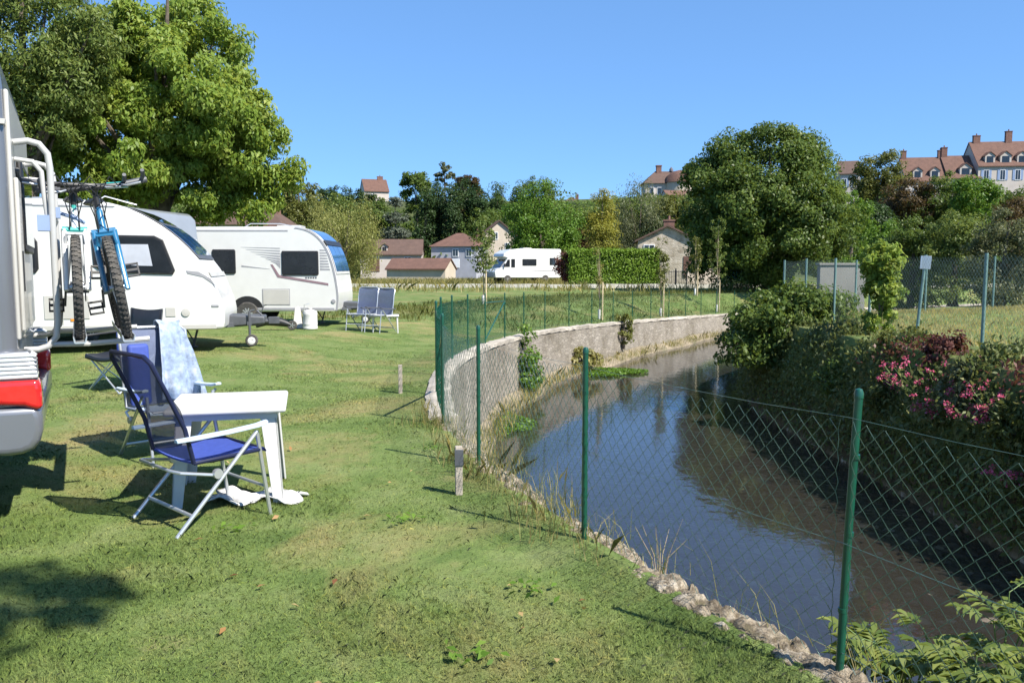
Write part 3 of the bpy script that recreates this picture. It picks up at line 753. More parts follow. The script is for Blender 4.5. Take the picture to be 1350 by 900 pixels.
def bicycle(label, X, T, lean, paint, forkpaint, accent, steer=0.0):
    root = thing('bicycle', label, 'bicycle', mh_pt(X, T, 1.182), TH, 'mountain bikes on the motorhome rack')
    root.rotation_euler = (0, lean, TH)
    fa, ra = Vector((0, -.54, .335)), Vector((0, .52, .335))
    head_t, head_b = Vector((0, -.33, .86)), Vector((0, -.375, .72))
    bb, seat_t = Vector((0, .10, .31)), Vector((0, .25, .80))
    m = MB(); m.tube([head_t, head_b], .022, 10)
    m.tube([head_b + Vector((0, .005, .02)), bb], .021, 10); m.tube([head_t + Vector((0, 0, -.02)), seat_t + Vector((0, -.02, -.06))], .018, 10)
    m.tube([bb, seat_t], .017, 10)
    for s in (-1, 1):
        m.tube([bb + Vector((.02 * s, 0, 0)), ra + Vector((.065 * s, 0, 0))], .010, 8)
        m.tube([seat_t + Vector((.012 * s, 0, -.06)), ra + Vector((.065 * s, 0, 0))], .009, 8)
    m.build('frame', M[paint], root)
    fk = MB(); fk.tube([head_t + Vector((0, 0, .03)), head_b], .016, 8)
    fk.tube([head_b + Vector((-.075, -.005, -.005)), head_b + Vector((.075, -.005, -.005))], .022, 8)
    fk.build('fork_crown', M[accent], root)
    f2 = MB()
    for s in (-1, 1):
        f2.tube([head_b + Vector((.062 * s, -.005, .0)), head_b + Vector((.064 * s, -.04, -.16)), fa + Vector((.066 * s, 0, -.02))], [.021, .020, .015], 10)
    f2.tube([head_b + Vector((-.062, -.035, -.10)), head_b + Vector((-.05, -.06, -.03)), head_b + Vector((.05, -.06, -.03)), head_b + Vector((.062, -.035, -.10))], .012, 8)
    f2.build('fork', M[forkpaint], root)
    for c in (fa, ra):
        tm = MB(); r = .313; tr = .031
        ring = [(0, math.cos(2 * math.pi * k / 40) * (r), math.sin(2 * math.pi * k / 40) * r) for k in range(40)]
        tm.tube(ring, tr, 10, True)
        for k in range(56):
            a = 2 * math.pi * k / 56
            for q, s in ((0, -1), (.5, 1), (.25, 0)):
                aa = a + q * 2 * math.pi / 56; rr = r + tr * (.98 if s == 0 else .8)
                cc = Vector((s * .017, math.cos(aa) * rr, math.sin(aa) * rr)); rad = Vector((0, math.cos(aa), math.sin(aa)))
                tm.bar(cc - rad * .004, cc + rad * .006, .016, .012, (0, -math.sin(aa), math.cos(aa)))
        wp = MB().lathe([(.012, -.05), (.022, -.045), (.02, -.03), (.012, 0), (.02, .03), (.022, .045), (.012, .05)], 12, 'X').build('wheel', M['chrome'], root)
        wp.location = c
        tm.build('tyre', M['rubber'], wp)
        rm = MB().lathe([(.272, -.012), (.292, -.013), (.292, .013), (.272, .012)], 40, 'X')
        for k in range(28):
            a = 2 * math.pi * k / 28; s = 1 if k % 2 else -1
            rm.tube([(.03 * s, math.cos(a + .25 * s) * .02, math.sin(a + .25 * s) * .02), (0, math.cos(a) * .275, math.sin(a) * .275)], .0013, 4)
        rm.build('rim', M['alu'], wp)
    hb = MB(); hc = head_t + Vector((0, -.05, .155))
    cb = MB()
    hb.tube([head_t + Vector((0, 0, .02)), head_t + Vector((0, .0, .12)), hc], .018, 8)
    hb.tube([hc + Vector((-.30, .04, .02)), hc + Vector((-.16, .01, .0)), hc, hc + Vector((.16, .01, 0)), hc + Vector((.30, .04, .02))], .017, 8)
    ho = hb.build('handlebar', M['black'], root)
    for s in (-1, 1):
        MB().tube([hc + Vector((.2 * s, .02, .005)), hc + Vector((.335 * s, .043, .022))], .022, 10).build('grip', M['teal' if s > 0 and paint == 'bikewhite' else 'darkgrey'], ho)
        l = MB().tube([hc + Vector((.17 * s, .0, .0)), hc + Vector((.2 * s, -.04, -.01)), hc + Vector((.29 * s, -.035, -.0))], .007, 6)
        cb.tube([hc + Vector((.15 * s, -.02, -.01)), hc + Vector((.10 * s, -.12, .05)), hc + Vector((.02 * s, -.10, -.06)), head_b + Vector((.03 * s, -.03, 0))], .004, 5)
        cb.tube([hc + Vector((.13 * s, -.02, -.01)), hc + Vector((.04 * s, -.15, .0)), hc + Vector((-.05 * s, -.09, -.12)), head_t + Vector((-.03 * s, .06, -.03)), Vector((-.02 * s, .1, .70))], .004, 5)
        MB().tube([hc + Vector((.30 * s, .04, .02)), hc + Vector((.312 * s, -.02, .04)), hc + Vector((.31 * s, -.09, .075))], .013, 8).build('bar_end', M['darkgrey'], ho)
        l.build('brake_lever', M['alu'], ho)
    cb.build('brake_cables', M['black'], ho)
    sd = MB(); st = seat_t + Vector((0, .045, .16))
    sd.tube([seat_t + Vector((0, -.01, -.03)), st + Vector((0, 0, -.02))], .0135, 8)
    sd.build('seat_post', M['alu'], root)
    v = []; rows = [(-.15, .02, .0), (-.05, .03, .012), (.04, .055, .015), (.10, .075, .02), (.14, .06, .012)]
    for y, w, z in rows: v += [(-w, y, z - .015), (-w * .6, y, z + .012), (0, y, z + .016), (w * .6, y, z + .012), (w, y, z - .015), (0, y, z - .035)]
    f = [(i * 6 + k, i * 6 + (k + 1) % 6, (i + 1) * 6 + (k + 1) % 6, (i + 1) * 6 + k) for i in range(4) for k in range(6)] + [tuple(range(6)), tuple(range(24, 30))]
    s_ = MB().add([(a, b + st.y, c + st.z) for a, b, c in v], f).build('saddle', M['black'], root)
    ck = MB().lathe([(.075, -.004), (.09, -.004), (.09, .004), (.075, .004)], 28, 'X', (.05, bb.y, bb.z))
    ck.lathe([(.03, -.075), (.03, .075)], 12, 'X', tuple(bb))
    a1 = Vector((0, -.12, .12))
    ck.bar(bb + Vector((.075, 0, 0)), bb + Vector((.085, 0, 0)) + a1, .014, .026); ck.bar(bb + Vector((-.075, 0, 0)), bb + Vector((-.085, 0, 0)) - a1, .014, .026)
    co = ck.build('crankset', M['darkgrey'], root)
    for s in (-1, 1):
        pc = bb + a1 * s + Vector((.14 * s, 0, 0)); q = MB()
        q.box((-.05, -.05, -.01), (.05, -.04, .012)); q.box((-.05, .04, -.01), (.05, .05, .012)); q.box((-.05, -.05, -.01), (-.04, .05, .012)); q.box((.04, -.05, -.01), (.05, .05, .012)); q.box((-.045, -.008, -.008), (.045, .008, .01))
        po = q.build('pedal', M['black'], co); po.location = pc; po.rotation_euler = (R(70), 0, 0)
    return root
bicycle('white and teal mountain bike nearest the motorhome wall, upright on the rack', .30, .84, 0.0, 'bikewhite', 'bikewhite', 'teal')
bicycle('blue mountain bike on the outer rack rail, leaning in at the top', .585, .82, R(-9), 'bikeblue', 'bikeblue', 'bikeblue')

# ------------------------------------------------------------ caravans
def slab_on_profile(prof, i0, i1, y0, y1, off, th=.012):
    """a curved panel lying on the profile between two of its points"""
    P = [Vector((a, 0, b)) for a, b in prof]
    out = []
    for k in range(i0, i1 + 1):
        d = (P[min(k + 1, len(P) - 1)] - P[max(k - 1, 0)]).normalized(); n = Vector((d.z, 0, -d.x))
        if n.x < 0: n = -n
        out.append((P[k] + n * (off - th), P[k] + n * off))
    a = [(o[0].x, o[0].z) for o in out]; b = [(o[1].x, o[1].z) for o in out][::-1]
    return MB().prism(a + b, y0, y1)
def resample(prof, n):
    P = np.array(prof, float); d = np.concatenate([[0], np.cumsum(np.linalg.norm(np.diff(P, axis=0), axis=1))])
    s = np.linspace(0, d[-1], n)
    # smooth corner rounding by Chaikin
    for _ in range(2):
        Q = [P[0]]
        for a, b in zip(P[:-1], P[1:]): Q += [a * .75 + b * .25, a * .25 + b * .75]
        Q.append(P[-1]); P = np.array(Q)
    d = np.concatenate([[0], np.cumsum(np.linalg.norm(np.diff(P, axis=0), axis=1))]); s = np.linspace(0, d[-1], n)
    return [(float(np.interp(q, d, P[:, 0])), float(np.interp(q, d, P[:, 1]))) for q in s]
def window(root, poly, y, sgn=-1, inner=None, name='window', blind=None):
    t0, t1 = sorted((y - sgn * .01, y + sgn * .028))
    fr = MB().prism(poly, t0, t1).build(name, M['black'], root, .012, 3)
    cx = sum(p[0] for p in poly) / len(poly); cz = sum(p[1] for p in poly) / len(poly)
    q = [(cx + (a - cx) * .93, cz + (b - cz) * .88) for a, b in poly] if inner is None else inner
    t0, t1 = sorted((y + sgn * .029, y + sgn * .034))
    MB().prism(q, t0, t1).build('pane', M['glass'], fr)
    if blind: 
        t0, t1 = sorted((y + sgn * .0345, y + sgn * .037)); MB().prism(blind, t0, t1).build('blind', M['curtain'], fr, .0)
    return fr
def a_frame(root, x0, ln=1.15, wheel=True):
    m = MB(); 
    m.bar((x0 - .5, -.75, .40), (x0 + ln - .2, 0, .42), .06, .09); m.bar((x0 - .5, .75, .40), (x0 + ln - .2, 0, .42), .06, .09)
    m.tube([(x0 + ln - .45, 0, .43), (x0 + ln + .05, 0, .45)], .045, 10); m.box((x0 + ln, -.05, .40), (x0 + ln + .2, .05, .53))
    m.tube([(x0 + ln - .05, 0, .5), (x0 + ln - .22, .0, .66)], .018, 8)
    a = m.build('tow_bar', M['darkgrey'], root, .006)
    MB().prism([(x0 - .08, .36), (x0 + ln - .05, .42), (x0 + ln - .05, .56), (x0 - .08, .60)], -.34, .34).build('tow_bar_cover', M['darkgrey'], root, .03, 3)
    j = MB(); jx = x0 + ln - .32
    j.tube([(jx, -.38, .18), (jx, -.38, .66)], .024, 10); j.tube([(jx, -.38, .66), (jx + .1, -.38, .69)], .012, 8); j.box((jx - .04, -.4, .4), (jx + .04, -.2, .47))
    jo = j.build('jockey_stand', M['darkgrey'], root)
    w = MB().lathe([(.05, -.035), (.1, -.035), (.115, -.02), (.115, .02), (.1, .035), (.05, .035)], 18, 'Y').build('jockey_wheel', M['rubber'], jo); w.location = (jx + .03, -.38, .113)
    MB().lathe([(.07, -.037), (.03, -.045), (.03, .045), (.07, .037)], 16, 'Y').build('rim', M['whiteplastic'], w)
def legs(root, xs, wd):
    for x in xs:
        for y in (-wd / 2 + .25, wd / 2 - .25):
            m = MB(); m.tube([(x, y, .47), (x - .12, y, .02)], .02, 8); m.tube([(x - .3, y, .46), (x - .1, y, .1)], .014, 6); m.box((x - .2, y - .06, 0), (x - .04, y + .06, .025)); m.build('corner_leg', M['darkgrey'], root)

def caravan_one():
    D = 14.5; ox = W(297, 425, D)
    rot = R(13)
    root = thing('caravan', 'white touring caravan with sloping rounded nose and black framed side window, nearer one', 'caravan', (ox.x, D, .17), rot)
    front = resample([(-2.4, 2.62), (-1.9, 2.60), (-1.42, 2.46), (-.78, 2.05), (-.25, 1.42), (-.03, .85), (.0, .62), (-.02, .42)], 40)
    wd = 2.2
    body = front + [(-.06, .38), (-3.0, .36), (-6.3, .42), (-6.4, .7), (-6.4, 2.3), (-6.2, 2.56), (-6.0, 2.61)]
    MB().prism(body, 0, wd).build('body', M['caravan'], root, .07, 4, angle=25)
    # front windows, wrap of dark trim and glass coloured in reflected-sky blue
    t = slab_on_profile(front, 9, 25, .10, wd - .10, .022).build('front_trim', M['darkgrey'], root, .008)
    slab_on_profile(front, 16, 24, .16, .78, .030).build('front_pane', M['skyglass'], t)
    slab_on_profile(front, 16, 24, .82, 1.38, .030).build('front_pane', M['skyglass'], t)
    slab_on_profile(front, 16, 24, 1.42, 2.04, .030).build('front_pane', M['skyglass'], t)
    slab_on_profile(front, 10, 15, .16, 2.04, .030).build('roof_pane', M['glass'], t)
    slab_on_profile(front, 28, 29, .02, wd - .02, .02).build('nose_strip', M['cream'], root)
    wpoly = [(-2.06, 2.03), (-1.12, 2.02), (-.98, 1.95), (-.80, 1.42), (-.84, 1.35), (-1.6, 1.37), (-2.0, 1.42), (-2.1, 1.50), (-2.12, 1.95)]
    window(root, wpoly, 0, -1, None, 'window', [(-2.0, 1.87), (-1.22, 1.87), (-1.16, 1.5), (-1.9, 1.52), (-2.0, 1.56)])
    w2 = [(-4.3, 1.98), (-3.0, 1.98), (-2.95, 1.9), (-2.95, 1.45), (-3.0, 1.38), (-4.3, 1.38), (-4.35, 1.45), (-4.35, 1.9)]
    window(root, w2, 0, -1)
    window(root, [(a - 1.55, b) for a, b in w2 if True], 0, -1)
    for (a, b, c, d, mt) in ((-.98, .62, -.82, .78, 'cream'), (-2.9, .6, -2.2, 1.0, 'cream'), (-.22, .78, -.1, .82, 'midgrey')):
        MB().box((a, -.012, b), (c, .01, d)).build('service_hatch', M[mt], root, .004)
    MB().lathe([(.075, .012), (.07, -.02), (.04, -.024)], 18, 'Y', (-.65, 0, .69)).build('water_inlet', M['cream'], root)
    # nose graphics: swoosh where the pane meets the side
    MB().prism([(-.62, 1.42), (-.42, 1.40), (-.22, 1.28), (-.12, 1.12), (-.2, 1.2), (-.35, 1.31), (-.6, 1.37)], -.008, .005).build('graphic', M['midgrey'], root)
    MB().prism([(-6.3, .43), (-.15, .40), (-.15, .47), (-6.3, .50)], -.014, .01).build('skirt_trim', M['cream'], root)
    MB().prism([(-6.1, 2.50), (-1.75, 2.50), (-1.72, 2.52), (-6.1, 2.53)], -.01, .01).build('awning_rail', M['midgrey'], root)
    for x in (-2.62, -5.2): MB().box((x, -.005, .5), (x + .012, .01, 2.5)).build('panel_seam', M['cream'], root)
    MB().box((-2.5, -.012, .56), (-2.40, .01, .60)).build('side_marker', plain('amber_lens', (.7, .25, .03), .2), root, .004)
    wheel_parts(root, (-3.7, .14, .32), .32, .19, 'Y', 9, -1); wheel_parts(root, (-3.7, wd - .14, .32), .32, .19, 'Y', 9, 1)
    MB().box((-3.3, .7, 2.60), (-2.8, 1.3, 2.68)).build('roof_hatch', M['cream'], root, .02, 2)
    a = MB().tube([(-2.2, .5, 2.58), (-2.0, .52, 2.72), (-1.5, .6, 2.58)], .012, 6).build('roof_rail', M['alu'], root)
    legs(root, (-.55, -5.7), wd)
    a_frame_root = root
    # tow bar on the centre line
    holder = [o for o in ()]
    before = set(bpy.data.objects); a_frame(root, -.05, .72)
    for o in set(bpy.data.objects) - before:
        if o.parent == root: o.location.y += wd / 2
    return root
caravan_one()
def caravan_two():
    D = 22.0; ox = W(446, 412, D)
    root = thing('caravan', 'white touring caravan with grey speed stripes and tall blue front windows, farther one', 'caravan', (ox.x, D, .10), R(1))
    front = resample([(-1.5, 2.62), (-1.0, 2.60), (-.62, 2.48), (-.30, 2.15), (-.1, 1.6), (0, 1.0), (.02, .7), (-.02, .40)], 40)
    wd = 2.2
    body = front + [(-.06, .37), (-3.0, .35), (-6.9, .42), (-7.0, .7), (-7.0, 2.3), (-6.8, 2.56), (-6.6, 2.61)]
    MB().prism(body, 0, wd).build('body', M['caravan'], root, .05, 4, angle=25)
    t = slab_on_profile(front, 7, 27, .13, wd - .13, .02).build('front_trim', M['caravan'], root, .006)
    slab_on_profile(front, 9, 15, .2, wd - .2, .028).build('roof_pane', M['skyglass'], t)
    slab_on_profile(front, 15, 17, .06, wd - .06, .05).build('nose_bar', M['black'], t, .01)
    for a, b in ((.17, .78), (.82, 1.38), (1.42, 2.03)): slab_on_profile(front, 17, 26, a, b, .03).build('front_pane', M['skyglass'], t)
    edge = [(a, b) for a, b in front if b < 2.605]
    e2 = [(a - .045, b - .02) for a, b in edge]
    MB().prism(edge + e2[::-1], -.008, .02).build('edge_trim', M['midgrey'], root)
    MB().prism([(-6.5, 2.50), (-1.3, 2.50), (-1.3, 2.53), (-6.5, 2.53)], -.008, .01).build('awning_rail', M['midgrey'], root)
    window(root, [(-1.46, 1.98), (-.52, 1.98), (-.5, 1.95), (-.5, 1.36), (-.54, 1.33), (-1.44, 1.33), (-1.48, 1.36), (-1.48, 1.94)], 0)
    window(root, [(-3.3, 2.02), (-2.72, 2.02), (-2.7, 1.98), (-2.7, 1.40), (-2.74, 1.37), (-3.28, 1.37), (-3.32, 1.4), (-3.32, 1.98)], 0)
    window(root, [(-5.8, 2.02), (-4.4, 2.02), (-4.37, 1.98), (-4.37, 1.40), (-4.4, 1.37), (-5.8, 1.37), (-5.83, 1.4), (-5.83, 1.98)], 0)
    g = MB(); g2 = MB()
    for k in range(8):
        z = 2.08 - k * .062; g.prism([(-2.55 + k * .13, z), (-1.52, z - .02 - k * .006), (-1.52, z - .042 - k * .012)], -.006, .004)
        g2.prism([(-.46, z - .06 - k * .01), (-.46, z - .095 - k * .012), (-.30 + k * .015, z - .09 - k * .012), (-.31 + k * .015, z - .07 - k * .01)], -.006, .004)
    g.build('stripe_graphic', M['midgrey'], root); g2.build('stripe_graphic', M['midgrey'], root)
    g = MB().prism([(-1.78, 1.62), (-1.72, 1.62), (-1.55, 1.34), (-.25, 1.12), (-.25, 1.06), (-1.6, 1.28)], -.007, .004)
    g.build('swoosh_graphic', plain('maroon_grey_decal', (.22, .15, .17), .4), root)
    MB().prism([(-2.55, 1.6), (-1.8, 1.5), (-2.55, 1.56)], -.006, .004).build('swoosh_graphic', M['midgrey'], root)
    lt = MB()
    for k in range(5): lt.box((-.86 + k * .065, -.006, 1.245), (-.82 + k * .065, .004, 1.285))
    lt.build('side_lettering', M['darkgrey'], root)
    MB().box((-2.0, -.012, .55), (-1.3, .01, .95)).build('locker_door', M['cream'], root, .006)
    MB().box((-2.02, -.006, .53), (-1.28, .005, .97)).build('locker_seal', M['midgrey'], root)
    MB().lathe([(.06, .012), (.055, -.02), (.03, -.024)], 16, 'Y', (-.12, 0, .64)).build('water_inlet', M['midgrey'], root)
    MB().prism([(-6.9, .43), (-.1, .40), (-.1, .46), (-6.9, .49)], -.014, .01).build('skirt_trim', M['midgrey'], root)
    arch = [(-2.42 + .42 * math.cos(a), .42 + .36 * math.sin(a)) for a in np.linspace(0, math.pi, 14)]
    MB().prism(arch, -.012, .02).build('wheel_arch', M['black'], root)
    wheel_parts(root, (-2.42, .04, .32), .30, .18, 'Y', 10, -1); wheel_parts(root, (-2.42, wd - .14, .32), .30, .18, 'Y', 10, 1)
    MB().box((-1.75, .6, 2.60), (-1.1, 1.2, 2.69)).build('roof_hatch', M['cream'], root, .02, 2)
    MB().tube([(-2.6, .4, 2.6), (-2.4, .42, 2.72), (-1.6, .42, 2.72), (-1.0, .42, 2.6)], .014, 6).build('roof_rail', M['alu'], root)
    legs(root, (-.5, -6.3), wd)
    before = set(bpy.data.objects); a_frame(root, -.05, .95)
    for o in set(bpy.data.objects) - before:
        if o.parent == root: o.location.y += wd / 2
caravan_two()
def grey_van():
    D = 15.5; o = W(20, 460, D)
    root = thing('panel_van', 'grey camper van behind the rack with dark windows and yellow number plate', 'van', (o.x, D, .1), R(-8))
    prof = [(-1.0, .4), (1.0, .4), (1.02, 1.2), (.98, 2.0), (.9, 2.7), (.75, 2.86), (-.75, 2.86), (-.9, 2.7), (-.98, 2.0), (-1.02, 1.2)]
    MB().prism(prof, 0, 5.2).build('body', M['vangrey'], root, .09, 4)
    w = MB().box((-.72, -.02, 1.55), (.82, .02, 2.2)).build('rear_window', M['black'], root, .03, 3)
    MB().box((-.66, -.028, 1.6), (.76, -.021, 2.15)).build('pane', M['glass'], w)
    MB().box((-1.0, -.07, .38), (1.0, .02, .66)).build('bumper', M['darkgrey'], root, .03, 3)
    MB().box((.30, -.03, .98), (.82, .01, 1.11)).build('number_plate', M['yellowplate'], root, .004)
    MB().box((-.01, -.012, .7), (.01, .01, 2.7)).build('door_seam', M['black'], root)
    for x in (-.93, .8): MB().box((x, -.03, 1.0), (x + .13, .02, 1.5)).build('tail_lamp', M['redlens'], root, .02, 2)
    MB().box((.1, -.05, 1.3), (.2, .0, 1.36)).build('handle', M['black'], root)
    for x, y in ((-.85, .9), (.85, .9), (-.85, 4.2), (.85, 4.2)): wheel_parts(root, (x, y, .33), .33, .2, 'X', 7, -1 if x < 0 else 1)
grey_van()
def far_motorhome():
    D = 70; o = W(690, 373, D); z = G(o.x, D)
    root = thing('motorhome', 'white coachbuilt motorhome parked on the road beside the clipped hedge', 'motorhome', (o.x, D, max(z, o.z) + .02), R(24))
    s = 1.0
    prof = [(-3.05, .45), (-3.1, .95), (-2.9, 1.15), (-2.45, 1.3), (-2.0, 1.98), (-1.95, 2.1), (-2.35, 2.18), (-2.25, 2.45), (-1.7, 2.75), (-.9, 2.85), (2.95, 2.85), (3.05, 2.75), (3.05, .5), (2.9, .4)]
    MB().prism(prof, -1.1, 1.1).build('body', M['caravan'], root, .06, 3)
    MB().prism([(-2.47, 1.34), (-2.05, 1.95), (-2.07, 1.97), (-2.50, 1.36)], -.85, .85).build('windscreen', M['glass'], root)
    window(root, [(-2.25, 1.35), (-1.75, 1.35), (-1.75, 1.95), (-1.95, 1.95)], -1.1); window(root, [(-1.62, 1.3), (-1.28, 1.3), (-1.28, 2.0), (-1.62, 2.0)], -1.1)
    window(root, [(-.6, 1.45), (.7, 1.45), (.7, 2.0), (-.6, 2.0)], -1.1); window(root, [(1.95, 1.5), (2.5, 1.5), (2.5, 2.1), (1.95, 2.1)], -1.1)
    MB().prism([(-3.13, .5), (-3.0, .5), (-3.0, .78), (-3.13, .78)], -1.0, 1.0).build('bumper', M['midgrey'], root, .03, 2)
    MB().prism([(-3.11, .8), (-3.02, .8), (-2.95, 1.02), (-3.04, 1.0)], -.6, .6).build('grille', M['black'], root)
    for y in (-.98, .68): MB().prism([(-3.08, .82), (-2.95, .82), (-2.8, 1.12), (-2.93, 1.1)], y, y + .3).build('headlight', M['clearlens'], root, .02)
    MB().prism([(-1.2, .95), (2.95, 1.02), (2.95, 1.10), (.5, 1.02)], -1.108, -1.09).build('stripe_graphic', M['midgrey'], root)
    MB().box((-2.3, -1.32, 1.35), (-2.2, -1.12, 1.62)).build('mirror', M['black'], root, .02)
    MB().box((-.2, -.4, 2.85), (.6, .4, 2.95)).build('roof_hatch', M['cream'], root, .03)
    for x in (-1.95, 1.55):
        for y in (-1, 1): wheel_parts(root, (x, y * 1.0, .34), .34, .22, 'Y', 6, y)
far_motorhome()

# ------------------------------------------------------------ garden furniture
def garden_chair(name, label, loc, rz, fabric, seatm, tubem, armm, group=None, recline=.21):
    root = thing(name, label, 'chair', loc, rz, group)
    w = .29
    bx = lambda s: s * w
    # back: two rails joined over the top
    rail = [(-w, -.22, .44), (-w, -.27, .66), (-w, -.22 - recline * .75, .90), (-w, -.22 - recline * 1.15, 1.08), (-w + .05, -.22 - recline * 1.24, 1.12),
            (w - .05, -.22 - recline * 1.24, 1.12), (w, -.22 - recline * 1.15, 1.08), (w, -.22 - recline * .75, .90), (w, -.27, .66), (w, -.22, .44)]
    MB().tube(rail, .014, 10).build('backrest_frame', M[tubem], root)
    v = []; rows = [(-.215, .445), (-.262, .56), (-.268, .66), (-.30, .78), (-.22 - recline * .75, .90), (-.22 - recline * 1.0, 1.02), (-.22 - recline * 1.22, 1.105)]
    for y, z in rows:
        for t in np.linspace(-1, 1, 7): v.append((t * (w - .008), y + .012 - .02 * (1 - t * t), z))
    f = [(i * 7 + k, i * 7 + k + 1, (i + 1) * 7 + k + 1, (i + 1) * 7 + k) for i in range(len(rows) - 1) for k in range(6)]
    MB().add(v, f).build('backrest', M[fabric], root, fix=False)
    sf = MB().tube([(-w, -.22, .44), (-w, .22, .455), (-w + .03, .27, .45), (w - .03, .27, .45), (w, .22, .455), (w, -.22, .44)], .013, 8)
    sf.build('seat_frame', M['navytube' if tubem == 'navytube' else 'alu'], root)
    v = []; rows = [(-.22, .442), (-.1, .43), (.05, .435), (.2, .455), (.265, .455), (.28, .44)]
    for y, z in rows:
        for t in np.linspace(-1, 1, 7): v.append((t * (w - .005), y, z + .006 - .014 * (1 - t * t)))
    for y, z in rows:
        for t in np.linspace(-1, 1, 7): v.append((t * (w - .005), y, z - .006 - .014 * (1 - t * t)))
    n0 = len(rows) * 7
    f = [(b + i * 7 + k, b + i * 7 + k + 1, b + (i + 1) * 7 + k + 1, b + (i + 1) * 7 + k) for b in (0, n0) for i in range(len(rows) - 1) for k in range(6)]
    f += [(k, k + 1, n0 + k + 1, n0 + k) for k in range(6)] + [(35 + k, 36 + k, n0 + 36 + k, n0 + 35 + k) for k in range(6)]
    MB().add(v, f).build('seat', M[seatm], root)
    for s in (-1, 1):
        x = s * (w + .022)
        MB().tube([(x, .20, .585), (x, -.36, 0.0)], .0135, 8).build('leg', M['alu'], root)
        MB().tube([(x - s * .03, .215, .58), (x - s * .03, .30, 0.0)], .0135, 8).build('leg', M['alu'], root)
        a = MB()
        rows = [(-.34, .60, .022), (-.2, .603, .03), (.0, .61, .03), (.2, .625, .032), (.27, .64, .026)]
        v = []
        for y, z, hw in rows: v += [(x - hw, y, z - .012), (x - hw, y, z + .008), (x, y, z + .014), (x + hw, y, z + .008), (x + hw, y, z - .012)]
        f = [(i * 5 + k, i * 5 + (k + 1) % 5, (i + 1) * 5 + (k + 1) % 5, (i + 1) * 5 + k) for i in range(4) for k in range(5)] + [tuple(range(5)), tuple(range(20, 25))]
        a.add(v, f).build('armrest', M[armm], root, .004)
        MB().lathe([(.03, -.018), (.034, 0), (.03, .018)], 14, 'X', (x, -.08, .355)).build('hinge', M['alu'], root)
    MB().tube([(-w - .02, -.25, .115 + .0), (w + .02, -.25, .115)], .013, 8).build('crossbar', M['alu'], root)
    MB().tube([(-w + .01, .27, .20), (w - .01, .27, .20)], .011, 8).build('crossbar', M['alu'], root)
    MB().tube([(-w - .02, -.08, .345), (-w + .02, -.30, .39), (-w + .07, -.335, .40), (w - .07, -.335, .40), (w - .02, -.30, .39), (w + .02, -.08, .345)], .011, 8).build('recline_bar', M['alu'], root)
    return root
garden_chair('garden_chair', 'navy mesh reclining garden chair with silver legs pulled up to white table', (-2.03, 5.34, 0), R(-43), 'navy', 'blueseat', 'navytube', 'paleblue')
ch2 = garden_chair('garden_chair', 'pale blue armed garden chair draped with towel on far side of white table', (-2.97, 7.05, 0), R(-135), 'slate', 'paleblue', 'alu', 'paleblue', None, .10)
def drape():
    a = R(-135); c, s = math.cos(a), math.sin(a); X0, Y0 = -2.97, 7.05
    prof = [(-.17, .48), (-.195, .60), (-.215, .75), (-.245, .9), (-.275, 1.03), (-.315, 1.13), (-.345, 1.165), (-.385, 1.15), (-.40, 1.05), (-.395, .9), (-.39, .75)]
    v = []; us = np.linspace(-.5, .42, 30)
    for i, (y, z) in enumerate(prof):
        fl = max(0, (5 - i) / 5)
        hw = .10 + .13 * fl if i <= 5 else .12
        for u in us:
            u = -.12 + u * 2 * hw - .04 * fl
            w = math.sin(u * 40 + i * .3) + .6 * math.sin(u * 67 + 1 - i * .2)
            yy = y + .03 + .016 * w * (.4 + fl); uu = u - .05 * fl * (1 if u < -.1 else .2)
            zz = z + .012 * math.sin(u * 22 + 2) - (.10 * fl * max(0, -u - .12) * 4 if i < 4 else 0)
            v.append((X0 + c * uu - s * yy, Y0 + s * uu + c * yy, zz))
    n = len(us); f = [(i * n + k, i * n + k + 1, (i + 1) * n + k + 1, (i + 1) * n + k) for i in range(len(prof) - 1) for k in range(n - 1)]
    o = MB().add(v, f).build('towel', plain('patterned_towel', (.21, .27, .38), .9, 0, .35, 22, .3, dirt=(.38, .41, .46)), None, fix=False)
    md = o.modifiers.new('thick', 'SOLIDIFY'); md.thickness = .008
    tag(o, 'pale blue and white patterned towel hanging over the chair back', 'towel')
    b = MB().box((-.09, -.155, .47), (.09, -.09, 1.0)).build('cushion', M['blueseat'], None, .03, 3)
    b.location = (X0 + c * .19, Y0 + s * .19, 0); b.rotation_euler = (R(4), 0, a)
    tag(b, 'slim bright blue cushion propped upright on the towel chair', 'cushion')
drape()
